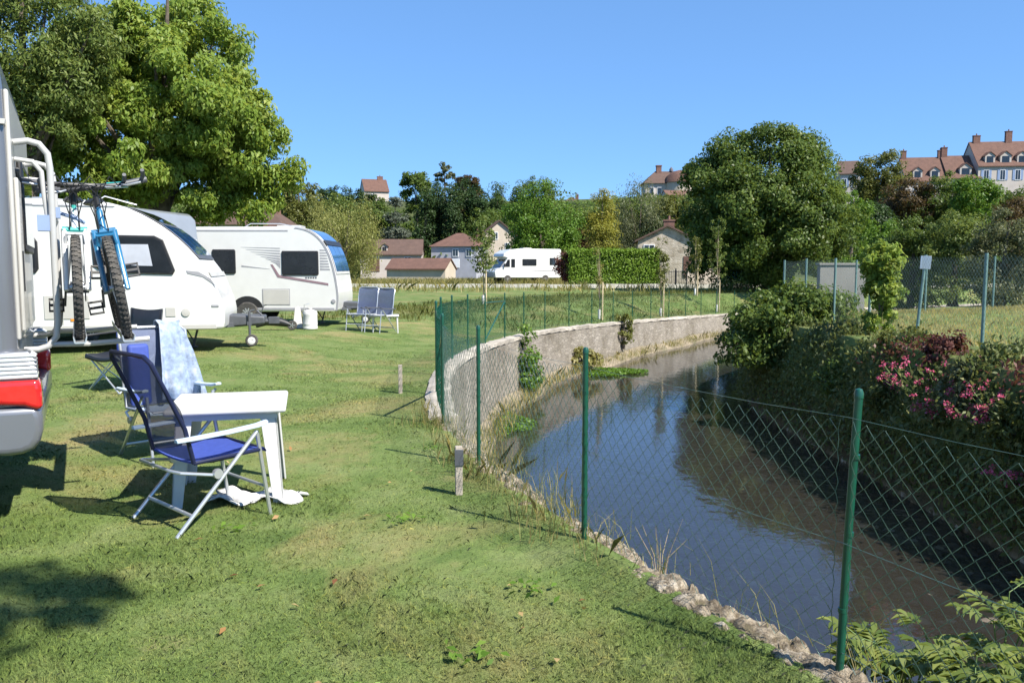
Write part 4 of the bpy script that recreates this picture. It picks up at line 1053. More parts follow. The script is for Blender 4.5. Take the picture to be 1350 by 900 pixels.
def table():
    FR = Vector((-1.57, 5.62)); a = R(14); c, s = math.cos(a), math.sin(a)
    w, d, H = .80, .78, .69
    ctr = FR + Vector((-w / 2 * c - d / 2 * s, -w / 2 * s + d / 2 * c))
    root = thing('garden_table', 'white plastic garden table on splayed legs standing on the lawn', 'table', (ctr.x, ctr.y, 0), a)
    t = MB().box((-w / 2, -d / 2, H - .045), (w / 2, d / 2, H)).build('tabletop', M['whiteplastic'], root, .018, 3)
    MB().box((-w / 2 + .06, -d / 2 + .06, H - .09), (w / 2 - .06, d / 2 - .06, H - .0455)).build('apron', M['whiteplastic'], root)
    for sx in (-1, 1):
        for sy in (-1, 1):
            x0, y0 = sx * (w / 2 - .07), sy * (d / 2 - .07); x1, y1 = sx * (w / 2 - .03), sy * (d / 2 - .03)
            m = MB()
            for (ax, ay) in ((1, 0), (0, 1)):
                h0, h1 = .055, .035
                q0 = Vector((x0, y0, H - .05)); q1 = Vector((x1, y1, 0)); e = Vector((ax * -sx, ay * -sy, 0)); n = Vector((ay * -sx, ax * -sy, 0)) * .012
                v = [q0, q0 + e * h0 * 2, q1 + e * h1 * 2, q1]; v = v + [p + n for p in v]
                m.add(v, [(0, 1, 2, 3), (7, 6, 5, 4), (0, 4, 5, 1), (1, 5, 6, 2), (2, 6, 7, 3), (3, 7, 4, 0)])
            m.build('leg', M['whiteplastic'], root, .003)
table()
def ground_cloth():
    g = np.random.default_rng(8); n, k = 26, 14
    v = []
    for i in range(n):
        for j in range(k):
            u, w = i / (n - 1) * .62, j / (k - 1) * .26
            x = -2.12 + u + .03 * math.sin(j * .8); y = 5.55 + w + .05 * math.sin(i * .5) + .10 * u
            z = G(x, y) + .035 + .018 * math.sin(i * .45 + j * .5) + .008 * math.sin(i * 1.0 - j * .7) + g.normal(0, .002)
            v.append((x, y, z))
    f = [(i * k + j, i * k + j + 1, (i + 1) * k + j + 1, (i + 1) * k + j) for i in range(n - 1) for j in range(k - 1)]
    o = MB().add(v, f).build('plastic_sheet', M['whitecloth'], None, angle=80)
    md = o.modifiers.new('thick', 'SOLIDIFY'); md.thickness = .01
    tag(o, 'crumpled white plastic sheet lying on grass at the table foot', 'sheet')
ground_cloth()
def camp_chair():
    o = W(163, 502, 10.6)
    root = thing('camp_chair', 'black folding camp chair with crossed wire legs beneath the bicycles', 'chair', (o.x, 10.6, G(o.x, 10.6)), R(150))
    root.scale = (1.12, 1.12, 1.12)
    lg = [((-.28, -.25, 0), (.26, -.28, .45)), ((.28, -.25, 0), (-.26, -.28, .45)), ((-.28, .25, 0), (.26, .27, .42)), ((.28, .25, 0), (-.26, .27, .42)), ((-.28, -.25, 0), (-.27, .27, .42)), ((.28, -.25, 0), (.27, .27, .42)), ((-.28, .25, 0), (-.27, -.28, .45)), ((.28, .25, 0), (.27, -.28, .45))]
    for a, b in lg: MB().tube([a, b], .009, 8).build('leg', M['alu'], root)
    for s in (-1, 1): MB().tube([(s * .27, -.28, .45), (s * .29, -.34, .92)], .009, 8).build('back_pole', M['darkgrey'], root)
    def sheet(rows, name, mat):
        v = []
        for (xa, y, z, dip) in rows:
            for t in np.linspace(-1, 1, 9): v.append((t * xa, y - dip * .3 * (1 - t * t), z - dip * (1 - t * t)))
        f = [(i * 9 + k, i * 9 + k + 1, (i + 1) * 9 + k + 1, (i + 1) * 9 + k) for i in range(len(rows) - 1) for k in range(8)]
        q = MB().add(v, f).build(name, M[mat], root, fix=False); q.modifiers.new('thick', 'SOLIDIFY').thickness = .008
    sheet([(.27, -.27, .45, .09), (.27, -.05, .43, .10), (.27, .15, .42, .08), (.27, .28, .43, .04), (.26, .30, .38, .03)], 'seat', 'black')
    sheet([(.27, -.28, .46, .03), (.28, -.30, .65, .06), (.285, -.33, .82, .05), (.29, -.345, .93, .02)], 'backrest', 'black')
    for s in (-1, 1): MB().bar((s * .31, -.32, .66), (s * .31, .26, .63), .07, .018).build('armrest', M['black'], root, .005)
    b = W(150, 420, 10.6)
    q = MB().box((-.11, -.06, 0), (.11, .06, .30)).build('folded_jacket', M['blueseat'], None, .04, 3); q.location = (b.x + .02, 10.85, G(b.x, 10.6) + .44); q.rotation_euler = (R(-8), 0, R(20))
    tag(q, 'blue folded jacket lying on the black camp chair', 'jacket')
camp_chair()
D2 = 20.9
for px, lab, rz in ((477, 'slate blue high backed garden chair beside the farther caravan, the one closer to its wall', R(-24)), (498, 'slate blue high backed garden chair in front of the small white side table', R(-28))):
    o = W(px, 428, D2); garden_chair('garden_chair', lab, (o.x, D2, G(o.x, D2)), rz + R(180), 'slate', 'slate', 'alu', 'darkgrey', 'slate blue chairs by the farther caravan', .12)
def small_table():
    o = W(508, 425, 21.0)
    root = thing('side_table', 'low white plastic side table behind the slate blue chairs', 'table', (o.x, 21.0, G(o.x, 21)), R(8))
    MB().box((-.35, -.25, .42), (.35, .25, .46)).build('tabletop', M['whiteplastic'], root, .015, 2)
    for x in (-.3, .3):
        for y in (-.2, .2): MB().tube([(x, y, .42), (x * 1.05, y * 1.05, 0)], [.025, .016], 8).build('leg', M['whiteplastic'], root)
small_table()
def water_barrel():
    o = W(409, 424, 20.6); z = G(o.x, 20.6)
    root = thing('water_carrier', 'white rolling water barrel standing before the farther caravan', 'container', (o.x, 20.6, z))
    MB().lathe([(.15, 0), (.18, .02), (.185, .05), (.178, .06), (.178, .12), (.185, .14), (.178, .16), (.178, .36), (.185, .39), (.178, .42), (.16, .47), (.07, .5)], 26).build('barrel', M['whiteplastic'], root)
    MB().lathe([(.06, .5), (.06, .54), (.05, .55)], 16).build('cap', M['cream'], root)
    q = MB().tube([(-.15, 0, .42), (-.13, -.05, .62), (.0, -.05, .66)], .009, 6).build('handle', M['alu'], root)
    o = W(391, 424, 20.8)
    b = MB().prism([(-.13, 0), (.13, 0), (.09, .52), (.03, .58), (-.05, .54)], -.02, .02).build('step_board', M['cream'], None, .012, 2)
    b.location = (o.x, 20.9, G(o.x, 20.9)); b.rotation_euler = (R(-14), 0, R(20)); tag(b, 'pale folded step board leaning beside the white water barrel', 'step')
    o = W(362, 424, 20.2)
    r2 = thing('folded_trolley', 'black folded trolley lying on grass between the two caravans', 'trolley', (o.x, 20.2, G(o.x, 20.2)), R(10))
    MB().tube([(-.45, 0, .12), (-.2, 0, .22), (.15, .02, .2), (.4, 0, .12)], [.06, .1, .11, .05], 10).build('bundle', M['black'], r2)
    wp = wheel_parts(r2, (.42, -.02, .12), .12, .05, 'Y', 5, -1)
    MB().tube([(-.45, 0, .12), (-.25, 0, .6), (-.18, 0, .63)], .012, 8).build('handle', M['darkgrey'], r2)
water_barrel()

# ------------------------------------------------------------ posts on the bank
def bank_post(px, pyb, D, h, lab, plate):
    o = W(px, pyb, D); root = thing('marker_post', lab, 'post', (o.x, D, G(o.x, D)), R(8))
    MB().box((-.026, -.026, -.15), (.026, .026, h)).build('shaft', M['timber'], root, .004)
    if plate: MB().box((-.032, -.034, h - .14), (.032, -.0265, h - .02)).build('plate', M['darkgrey'], root, .002)
bank_post(605, 650, 5.9, .36, 'weathered grey marker post with dark plate at the crumbling bank', True)
bank_post(528, 517, 10.8, .38, 'short weathered grey stake in weeds on the lawn', False)

# ------------------------------------------------------------ trees
# chestnut behind the caravans
def tree_px(name, lab, px, w, ytop, D, leaf, ybase=None, group=None, lsize=None, kind='broad', seed=0, n=1.0, wob=.0, trunkr=.22, crown_low=.12, bark='bark'):
    top = W(px, ytop, D); x = top.x; z0 = G(x, D) if ybase is None else W(px, ybase, D).z
    H = top.z - z0; rx = w / 2 * m_per_px(D)
    g = np.random.default_rng(seed + 77)
    ls = lsize or max(.10, 3.0 * m_per_px(D))
    aspect, droop, flat, inner, spread = .55, .35, .75, .5, .65
    if kind == 'broad':
        zc = H * (.5 + crown_low * .5); rz = (H - H * crown_low) / 2
        rz = min(H * .5, rx * 1.1); zc = H * .99 - rz
        lobes = [(0, 0, zc, rx * .92, rx * .86, rz * .97), (0, 0, H * .35, rx * .8, rx * .75, H * .35), (-rx * .45, -.3, H * .18, rx * .5, rx * .5, H * .2), (rx * .45, -.3, H * .18, rx * .5, rx * .5, H * .2)]
        for k in range(9):
            a = g.uniform(0, 6.28); e = g.uniform(-.6, .95)
            q = (math.cos(a) * math.cos(e) * rx * .58, math.sin(a) * math.cos(e) * rx * .55, zc + math.sin(e) * rz * .62)
            lobes.append((*q, rx * g.uniform(.3, .45), rx * g.uniform(.3, .45), rz * g.uniform(.28, .4)))
    elif kind == 'column':
        lobes = [(0, 0, H * .5, rx * .75, rx * .75, H * .5)]
        for k in range(6):
            z = H * g.uniform(.25, .8); lobes.append((g.normal(0, rx * .3), g.normal(0, rx * .3), z, rx * .5, rx * .5, H * .2))
        droop, aspect, spread = -.4, .4, .5
    elif kind == 'willow':
        lobes = [(0, 0, H * .55, rx, rx * .9, H * .45)]
        for k in range(8):
            a = g.uniform(0, 6.28); lobes.append((math.cos(a) * rx * .6, math.sin(a) * rx * .6, H * g.uniform(.35, .8), rx * .35, rx * .35, H * .28))
        droop, aspect, flat = 1.6, .28, 1.7
    elif kind == 'cedar':
        lobes = [(0, 0, H * (.12 + .2 * k), rx * (1.05 - .22 * k) * g.uniform(.85, 1.1), rx * (1.05 - .22 * k), H * .07) for k in range(5)]
        droop, aspect, flat = .1, .4, .4
    area = rx * H
    cr = max(.3, min(rx, H) * .26) if kind != 'column' else rx * .5
    clumps = int(max(26, (170 if kind != 'column' else 120) * n))
    per = int(np.clip(area * 26 * n / (ls * ls * clumps) * 1.15, 60, 210))
    return make_tree(name, lab, (x, D, z0), lobes, leaf, ls, clumps, per, cr, max(.07, min(trunkr, rx * .16)), aspect, droop, group, 'tree', bark, 7, flat, inner, seed, None, spread)

def chestnut():
    D = 29.0; b = W(215, 420, D); z0 = G(b.x, D); k = m_per_px(D)
    def P(px, py, rx, rz, dy=0):
        q = W(px, py, D); return (q.x - b.x, dy, q.z - z0, rx * k, rx * k * .9, rz * k)
    lobes = [P(200, 150, 130, 110), P(270, 90, 60, 65), P(180, 60, 60, 60), P(300, 175, 65, 70), P(340, 215, 52, 50), P(120, 110, 70, 80), P(120, 210, 90, 70), P(240, 240, 80, 50), P(320, 250, 45, 38), P(230, 20, 38, 40, 1), P(180, 200, 80, 70, -2.2), P(270, 150, 60, 60, -2.0)]
    make_tree('chestnut_tree', 'huge light green chestnut tree towering behind the caravans', (b.x, D, z0), lobes, 'chestnut', .18, 520, 290, .52, .38, .42, .7, None, 'tree', 'bark', 14, .8, .55, 1, None, .6)
    D = 25.0; b = W(40, 420, D); z0 = G(b.x, D); k = m_per_px(D)
    lobes = [P(30, 60, 90, 90), P(95, 100, 55, 60), P(90, 40, 60, 45), P(60, 150, 60, 60), P(-60, 110, 110, 120), P(40, -30, 70, 50), P(-10, 180, 70, 60)]
    make_tree('ash_tree', 'darker feathery ash tree at the edge overlapping the chestnut', (b.x, D, z0), lobes, 'ash', .15, 260, 230, .55, .28, .34, .5, None, 'tree', 'bark', 12, .7, .5, 2)
chestnut()
def big_tree():
    D = 52.0; b = W(1012, 390, D); z0 = G(b.x, D); k = m_per_px(D)
    def P(px, py, rx, rz, dy=0):
        q = W(px, py, D); return (q.x - b.x, dy, q.z - z0, rx * k, rx * k * .9, rz * k)
    lobes = [P(1003, 278, 97, 104), P(1010, 222, 76, 50), P(955, 240, 50, 45), P(1062, 242, 46, 46), P(935, 290, 38, 45), P(1082, 300, 36, 46), P(1050, 350, 50, 32), P(960, 345, 48, 32), P(1010, 300, 70, 60, -3), P(1055, 280, 50, 50, -3), P(965, 280, 45, 50, -2.5)]
    make_tree('maple_tree', 'big dense round dark green tree rising beyond the end of the river', (b.x, D, z0), lobes, 'dense', .20, 300, 380, .92, .4, .55, .35, None, 'tree', 'bark', 10, .8, .6, 3)
big_tree()
T = [  # name, label, px, width, top, distance, leaf, kind
    ('lime_tree', 'rounded olive green tree beside the chestnut, above the second caravan', 392, 66, 231, 72, 'olive', 'broad'),
    ('willow_tree', 'pale yellow green weeping willow above the farther caravan nose', 450, 104, 272, 62, 'willow', 'willow'),
    ('cedar_tree', 'grey green layered cedar above the brown roofed cottage', 521, 62, 258, 121, 'cedar', 'cedar'),
    ('oak_tree', 'round topped green tree on the skyline next to the red hilltop roof', 548, 46, 221, 140, 'dense', 'broad'),
    ('bare_tree', 'thin grey half bare tree on the skyline', 587, 30, 214, 150, 'greygreen', 'broad'),
    ('copper_beech', 'rusty brown leaved tree on the skyline behind the cypresses', 616, 40, 229, 142, 'rust', 'broad'),
    ('poplar_tree', 'bright green broad poplar behind the white motorhome', 715, 108, 238, 86, 'bright', 'broad'),
    ('alder_tree', 'mid green low tree between the poplar and the yellow birch', 748, 44, 290, 88, 'dense', 'broad'),
    ('birch_tree', 'yellow leaved birch above the clipped hedge', 793, 44, 241, 78, 'yellow', 'column'),
    ('grey_willow', 'grey green willow between the yellow birch and the stone cottage', 842, 74, 238, 92, 'greygreen', 'willow'),
    ('sallow_tree', 'olive grey tree just above the stone cottage chimney', 888, 54, 252, 96, 'olive', 'broad'),
    ('hazel_tree', 'light green tree hugging the flank of the big round tree', 1124, 58, 250, 58, 'bright', 'broad'),
    ('oak_tree', 'round olive oak standing tall in front of the hilltop terrace', 1160, 74, 195, 118, 'olive', 'broad'),
    ('plum_tree', 'dark bronze tree beneath the hilltop terrace', 1200, 70, 228, 106, 'rust', 'broad'),
    ('ash_tree', 'mid green tree under the terrace dormers', 1243, 74, 222, 104, 'dense', 'broad'),
    ('field_maple', 'bright green rounded tree under the blue shuttered end house', 1288, 66, 226, 98, 'bright', 'broad'),
    ('elder_tree', 'rust tinged low tree below the end house at the picture edge', 1335, 66, 258, 92, 'rust', 'broad'),
    ('hazel_tree', 'yellowish green bushy tree behind the grey concrete wall', 1160, 66, 284, 62, 'bright', 'broad'),
    ('hornbeam_tree', 'dark green spreading tree behind the meadow fence, first past the ivy post', 1205, 72, 282, 46, 'dense', 'broad'),
    ('hornbeam_tree', 'dark green spreading tree behind the meadow fence, in the middle of its row', 1262, 92, 272, 44, 'ash', 'broad'),
    ('thorn_tree', 'greyish green thorn tree at the outer end of the meadow fence', 1325, 92, 276, 40, 'greygreen', 'broad'),
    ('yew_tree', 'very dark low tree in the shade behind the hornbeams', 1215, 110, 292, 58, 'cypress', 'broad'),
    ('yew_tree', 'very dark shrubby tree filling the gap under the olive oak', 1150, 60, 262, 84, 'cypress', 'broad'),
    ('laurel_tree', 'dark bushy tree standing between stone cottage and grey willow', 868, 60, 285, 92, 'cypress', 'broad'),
    ('laurel_tree', 'dark bushy tree behind the yellow birch foot', 815, 66, 282, 100, 'dense', 'broad'),
    ('elm_tree', 'green tree rising beside the cedar under the red hilltop roof', 500, 58, 258, 132, 'dense', 'broad'),
    ('elm_tree', 'dull green tree behind the willow crown', 448, 62, 256, 118, 'ash', 'broad'),
    ('elm_tree', 'dark green tree behind the blue grey cottage', 640, 70, 272, 124, 'dense', 'broad'),
    ('beech_tree', 'dull green hillside tree left of the domed mansion', 838, 60, 262, 150, 'ash', 'broad'),
    ('beech_tree', 'olive hillside tree directly below the domed mansion', 872, 56, 263, 152, 'olive', 'broad'),
    ('beech_tree', 'green hillside tree above the yellow birch', 800, 60, 270, 148, 'dense', 'broad'),
    ('beech_tree', 'green hillside tree above the hedge end and motorhome', 758, 58, 274, 150, 'dense', 'broad'),
    ('maple_tree', 'green tree on the slope below the end terrace house', 1338, 60, 243, 124, 'dense', 'broad'),
    ('maple_tree', 'bushy tree on the slope below the middle terrace house', 1292, 56, 238, 126, 'ash', 'broad'),
    ('cherry_tree', 'rust flecked tree behind the hedge end', 770, 46, 300, 88, 'rust', 'broad'),
]
for k, (nm, lab, px, w, yt, D, lf, kd) in enumerate(T):
    tree_px(nm, lab, px, w, yt, D, lf, None, None, None, kd, 20 + k, .35 if nm == 'bare_tree' else 1.0, crown_low=.05)
for k, (px, yt, w) in enumerate([(424, 247, 24), (440, 243, 26), (457, 244, 26), (473, 248, 24), (488, 250, 22)]):
    tree_px('fir_tree', ['dark fir on the far ridge above the olive tree', 'dark fir on the ridge, second after the olive tree', 'dark fir on the ridge directly above the willow', 'dark fir on the ridge two before the red roof', 'dark fir touching the red hilltop roof'][k], px, w, yt, 145 + k, 'cypress', None, 'dark firs on the far ridge', None, 'column', 60 + k)
CYP = ['behind the blue grey cottage gable', 'second of the row above the blue grey cottage', 'third of the row above the cottage ridge', 'fourth of the row above the cottage chimney', 'fifth of the row beside the cream gabled house', 'last of the row above the cream gabled house']
for k, px in enumerate((560, 578, 597, 615, 634, 652)):
    tree_px('cypress_tree', 'tall dark cypress ' + CYP[k], px, 34, (248, 240, 237, 236, 240, 250)[k], 126 + (k % 2) * 3, 'cypress', None, 'dark cypresses behind the cottages', None, 'column', 70 + k)
PO = ['first of the skyline row after the cypresses', 'second of the skyline row, over the cream gable', 'third of the skyline row, behind the bright poplar', 'last and tallest of the skyline row']
for k, px in enumerate((664, 682, 702, 720)):
    tree_px('lombardy_poplar', 'dark narrow poplar, ' + PO[k], px, 32, (238, 233, 231, 227)[k], 136 + k, 'dense', None, 'narrow poplars on the skyline', None, 'column', 80 + k)
# low dark wood that closes the gaps on the hillside
def far_wood():
    g = np.random.default_rng(4)
    n = 80000
    x = g.uniform(-130, 230, n); y = g.uniform(112, 185, n)
    low = (x > 14) & (x < 48); ok = ~((x > 50) & (y + .35 * x > 176)) & ~((x < -20) & (x > -42) & (y > 165)); x, y = x[ok], y[ok]; n = len(x)
    c = g.uniform(0, 1, n) * np.where(((x > 14) & (x < 48)), .45, 1)
    z = gz(x, y) + 3.6 * c * (.65 + .35 * np.sin(x * .35 + np.sin(y * .2) * 2))
    P = np.stack([x, y, z], 1); N = np.tile([0, -.4, .9], (n, 1))
    v, f = leaf_geo(P, N, .7, .6, .2, .8, g)
    o = np_mesh('wood', v, f, L['dense'], None, np.repeat(g.uniform(.1, .8, n), 4)); o['kind'] = 'stuff'; o['label'] = 'low dark woodland covering the far hillside'
far_wood()
# clipped hedge
def box_leaves(x0, x1, y0, y1, h, n, g):
    A = np.array([(x1 - x0) * h, (x1 - x0) * (y1 - y0), (y1 - y0) * h, (y1 - y0) * h]); k = g.choice(4, n, p=A / A.sum())
    u, w = g.uniform(0, 1, n), g.uniform(0, 1, n)
    P = np.zeros((n, 3)); N = np.zeros((n, 3))
    def put(m, p, nn): P[m] = np.stack(p, 1)[m]; N[m] = nn
    o = np.ones(n)
    put(k == 0, (x0 + (x1 - x0) * u, y0 * o, h * w), (0, -1, .3)); put(k == 1, (x0 + (x1 - x0) * u, y0 + (y1 - y0) * w, h * o), (0, 0, 1))
    put(k == 2, (x0 * o, y0 + (y1 - y0) * u, h * w), (-1, 0, .3)); put(k == 3, (x1 * o, y0 + (y1 - y0) * u, h * w), (1, 0, .3))
    P += g.normal(0, .10, P.shape) - N * g.uniform(0, .25, n)[:, None]
    return P, N
def hedge():
    D = 62; a = W(752, 383, D); b = W(868, 383, D); t = W(800, 330, D)
    z0 = G((a.x + b.x) / 2, D); H = t.z - z0
    root = thing('clipped_hedge', 'tall clipped bright green hedge beside the parked motorhome', 'hedge', (a.x, D, z0))
    g = np.random.default_rng(9); w = b.x - a.x
    P, N = box_leaves(0, w, 0, 1.6, H, 26000, g); P[:, 2] = np.maximum(P[:, 2], .02)
    v, f = leaf_geo(P, N, .16, .5, -.5, .55, g)
    np_mesh('foliage', v, f, L['hedge'], root, np.repeat(np.clip(.45 + g.normal(0, .2, len(P)), 0, 1), 4))
    m = MB().box((.25, .25, 0), (w - .25, 1.35, H - .25)); 
    for k in range(9): m.tube([(.4 + k * w / 9, .8, -.1), (.45 + k * w / 9, .8, H * .8)], .04, 6)
    m.build('stems', M['bark'], root)
    o = W(744, 380, D + 1); g2 = np.random.default_rng(10)
    make_tree('purple_shrub', 'dark wine leaved shrub at the hedge end beside the motorhome', (o.x, D + 1.2, G(o.x, D + 1)), [(0, 0, 1.4, .65, .6, 1.4)], 'wine', .16, 30, 90, .35, .05, .5, .3, None, 'shrub', 'bark', 4, .8, .5, 44)
hedge()

# ------------------------------------------------------------ buildings
def house(name, lab, px, ybase, D, w, d, hw, hr, wall, roof, wins=(), doors=(), chim=(), rot=0.0, gable_front=False, hip=False, dormers=(), z0=None, over=.3):
    q = W(px, ybase, D); zb = q.z if z0 is None else z0
    root = thing(name, lab, 'house', (q.x, D, zb), rot)
    m = MB().box((-w / 2, 0, -4), (w / 2, d, hw))
    if not hip:
        if gable_front: m.prism([(-w / 2, hw), (w / 2, hw), (0, hw + hr)], 0.0, d)
        else: m.prism([(0, hw), (d, hw), (d / 2, hw + hr)], -w / 2, w / 2, 'X')
    m.build('wall', M[wall], root)
    r = MB(); t = .16
    if hip:
        e = over; rl = max(.2, w / 2 - d / 2 * .9)
        v = [(-w / 2 - e, -e, hw), (w / 2 + e, -e, hw), (w / 2 + e, d + e, hw), (-w / 2 - e, d + e, hw), (-rl, d / 2, hw + hr), (rl, d / 2, hw + hr)]
        r.add(v, [(0, 1, 5, 4), (1, 2, 5), (2, 3, 4, 5), (3, 0, 4), (0, 3, 2, 1)])
    elif gable_front:
        s = hr / (w / 2); 
        for sg in (-1, 1):
            r.prism([(0, hw + hr + .02), (sg * (w / 2 + over), hw - s * over + .02), (sg * (w / 2 + over), hw - s * over + t + .02), (0, hw + hr + t * 1.2)], -over, d + over)
    else:
        s = hr / (d / 2)
        for sg in (-1, 1):
            e = d / 2 + sg * (d / 2 + over)
            r.prism([(d / 2, hw + hr + .02), (e, hw - s * over + .02), (e, hw - s * over + t + .02), (d / 2, hw + hr + t * 1.2)], -w / 2 - .12, w / 2 + .12, 'X')
    ro = r.build('roof', M[roof], root)
    for (cx, cy, cw, ch) in chim:
        c = MB().box((cx - cw / 2, cy - .3, hw + hr * .3), (cx + cw / 2, cy + .3, hw + hr + ch)).box((cx - cw / 2 - .06, cy - .36, hw + hr + ch), (cx + cw / 2 + .06, cy + .36, hw + hr + ch + .14))
        c.lathe([(.12, 0), (.1, .35)], 10, c=(cx, cy, hw + hr + ch + .14)); c.build('chimney', M['brick'], ro)
    for (x, z, ww, hh, sh) in wins:
        fr = MB().box((x - ww / 2 - .07, -.08, z - .1), (x + ww / 2 + .07, .02, z + hh + .07)).build('window', M['windowwhite'], root)
        g = MB()
        for sx in (-1, 1): g.box((min(x + sx * .03, x + sx * (ww / 2)), -.09, z), (max(x + sx * .03, x + sx * ww / 2), -.081, z + hh))
        g.build('pane', M['glass'], fr)
        if sh:
            for sx in (-1, 1):
                xa = x + sx * (ww / 2 + .09); xb = xa + sx * ww * .5
                MB().box((min(xa, xb), -.07, z - .05), (max(xa, xb), -.03, z + hh + .03)).build('shutter', M['shutterblue'], root)
    for (x, ww, hh, mt) in doors:
        MB().box((x - ww / 2, -.06, 0), (x + ww / 2, .02, hh)).build('door', M[mt], root, .01)
    for (x, z, ww, hh) in dormers:
        yy = 0.35 if not hip else .6
        dm = MB().box((x - ww / 2, yy, z), (x + ww / 2, yy + 2.6, z + hh)); dm.prism([(x - ww / 2, z + hh), (x + ww / 2, z + hh), (x, z + hh + ww * .4)], yy, yy + 2.6)
        do = dm.build('dormer', M[wall], ro)
        rr = MB()
        for sg in (-1, 1): rr.prism([(x, z + hh + ww * .42), (x + sg * (ww / 2 + .15), z + hh - .06), (x + sg * (ww / 2 + .15), z + hh + .06), (x, z + hh + ww * .42 + .14)], yy - .15, yy + 2.7)
        rr.build('dormer_roof', M[roof], ro)
        g = MB().box((x - ww * .32, yy - .05, z + .2), (x - .03, yy - .005, z + hh - .05)).box((x + .03, yy - .05, z + .2), (x + ww * .32, yy - .005, z + hh - .05)); g.build('dormer_window', M['glass'], ro)
    return root
# cottages beyond the road
house('cottage', 'cream cottage with brown tiled roof and small dormer behind the farther caravan', 516, 358, 110, 8.2, 5, 2.35, 1.85, 'render_pink', 'rooftile', [(2.2, .9, .8, 1.0, False)], [(-2.2, 1.3, 1.7, 'doorbrown')], [(-3.9, 2.5, .6, .4)], R(4), dormers=[(-.9, 2.45, .8, .9)])
house('tiled_shed', 'low rust brown tiled shed before the cottages', 548, 361, 98, 7.4, 4, .6, 1.1, 'render_cream', 'roofred', (), (), (), R(-14))
house('cottage', 'blue grey cottage with hipped orange brown roof and white windows', 598, 353, 112, 6.4, 6, 2.9, 1.9, 'render_grey', 'roofred', [(.3, 1.6, .7, .9, False), (2.2, 1.6, .7, .9, False)], [(.3, 1.1, 1.2, 'windowwhite')], [(2.6, 2.7, .5, .2)], R(-14), hip=True)
house('gabled_house', 'cream gable fronted house half hidden by a young tree', 658, 340, 118, 4.7, 6, 3.3, 1.9, 'render_cream', 'rooftile', [(-.5, 2.7, .55, .9, False), (1.2, 1.2, .6, .9, False)], (), (), R(10), gable_front=True)
house('stone_cottage', 'stone gable cottage with white window and brick chimney beside the hedge', 879, 366, 74, 5.2, 7, 3.3, 1.25, 'housestone', 'rooftile', [(-1.6, 1.75, .85, 1.15, False)], [(1.9, .9, 1.9, 'doorbrown')], [(.15, .5, .95, .5)], R(-7), gable_front=True)
house('brown_roofed_house', 'steep brown pyramid roof behind the chestnut trunk', 285, 345, 58, 3.2, 4, 2.6, 2.6, 'render_cream', 'rooftile', (), (), [(.2, 2, .4, .2)], R(5), hip=True)
house('brown_roofed_house', 'brown roof with chimney over the second caravan roof', 343, 345, 60, 3.4, 4, 2.4, 1.6, 'render_cream', 'rooftile', (), (), [(.5, 2, .5, .5)], R(-6), hip=True)
house('hilltop_house', 'pale hilltop house with red roof and dark chimney on the skyline', 497, 268, 205, 6.0, 7, 3.0, 3.0, 'render_pink', 'roofred', [(-1.2, 1.0, .7, 1.2, False)], (), [(1.5, 3.5, 1.4, .8)], R(20))
house('hilltop_house', 'small distant house with brown roof between poplar and birch', 752, 280, 190, 6.0, 6, 1.5, 2.2, 'render_pink', 'rooftile', (), (), [(1.2, 3, .7, .4)], R(-10), hip=True)
def chateau():
    D = 200; q = W(882, 264, D)
    root = thing('chateau', 'hilltop mansion with round cream tower and domed brown roof', 'mansion', (q.x, D, q.z))
    k = m_per_px(D)
    m = MB().box((-5.5, 1, -4), (5.8, 8, 4.2)); m.build('wall', M['render_pink'], root)
    MB().lathe([(3.6, -4), (3.6, 4.3)], 28, c=(2.9, 1.6, 0)).build('tower', M['render_cream'], root)
    ro = MB().add([(-6.2, .4, 4.1), (6.2, .4, 4.1), (6.2, 8.6, 4.1), (-6.2, 8.6, 4.1), (-2.8, 4, 7.3), (4.5, 4, 7.3)], [(0, 1, 5, 4), (1, 2, 5), (2, 3, 4, 5), (3, 0, 4), (0, 3, 2, 1)]).build('roof', M['rooftile'], root)
    MB().lathe([(4.0, 4.25), (3.9, 4.5), (3.2, 5.9), (2.0, 6.9), (.2, 7.35)], 28, c=(2.9, 1.6, 0)).build('tower_roof', M['roofred'], root)
    for x, h in ((-1.9, 8.5), (5.4, 8.6)):
        MB().box((x - .6, 3.4, 5.2), (x + .6, 4.6, h)).box((x - .7, 3.3, h), (x + .7, 4.7, h + .25)).build('chimney', M['brick'], ro)
    MB().lathe([(.5, 7.2), (.5, 7.8), (.05, 8.4)], 10, c=(1.2, 4, 0)).build('roof_lantern', M['render_dark'], ro)
    for x in (-4, -2.2):
        w = MB().box((x - .5, .9, 1.4), (x + .5, 1.02, 3.2)).build('window', M['windowwhite'], root); MB().box((x - .4, .86, 1.5), (x + .4, .895, 3.1)).build('pane', M['glass'], w)
    house('annexe', 'red roofed low building tucked under the round tower', 897, 270, 190, 6, 5, 1.4, 1.9, 'render_pink', 'roofred', (), (), (), R(15))
chateau()
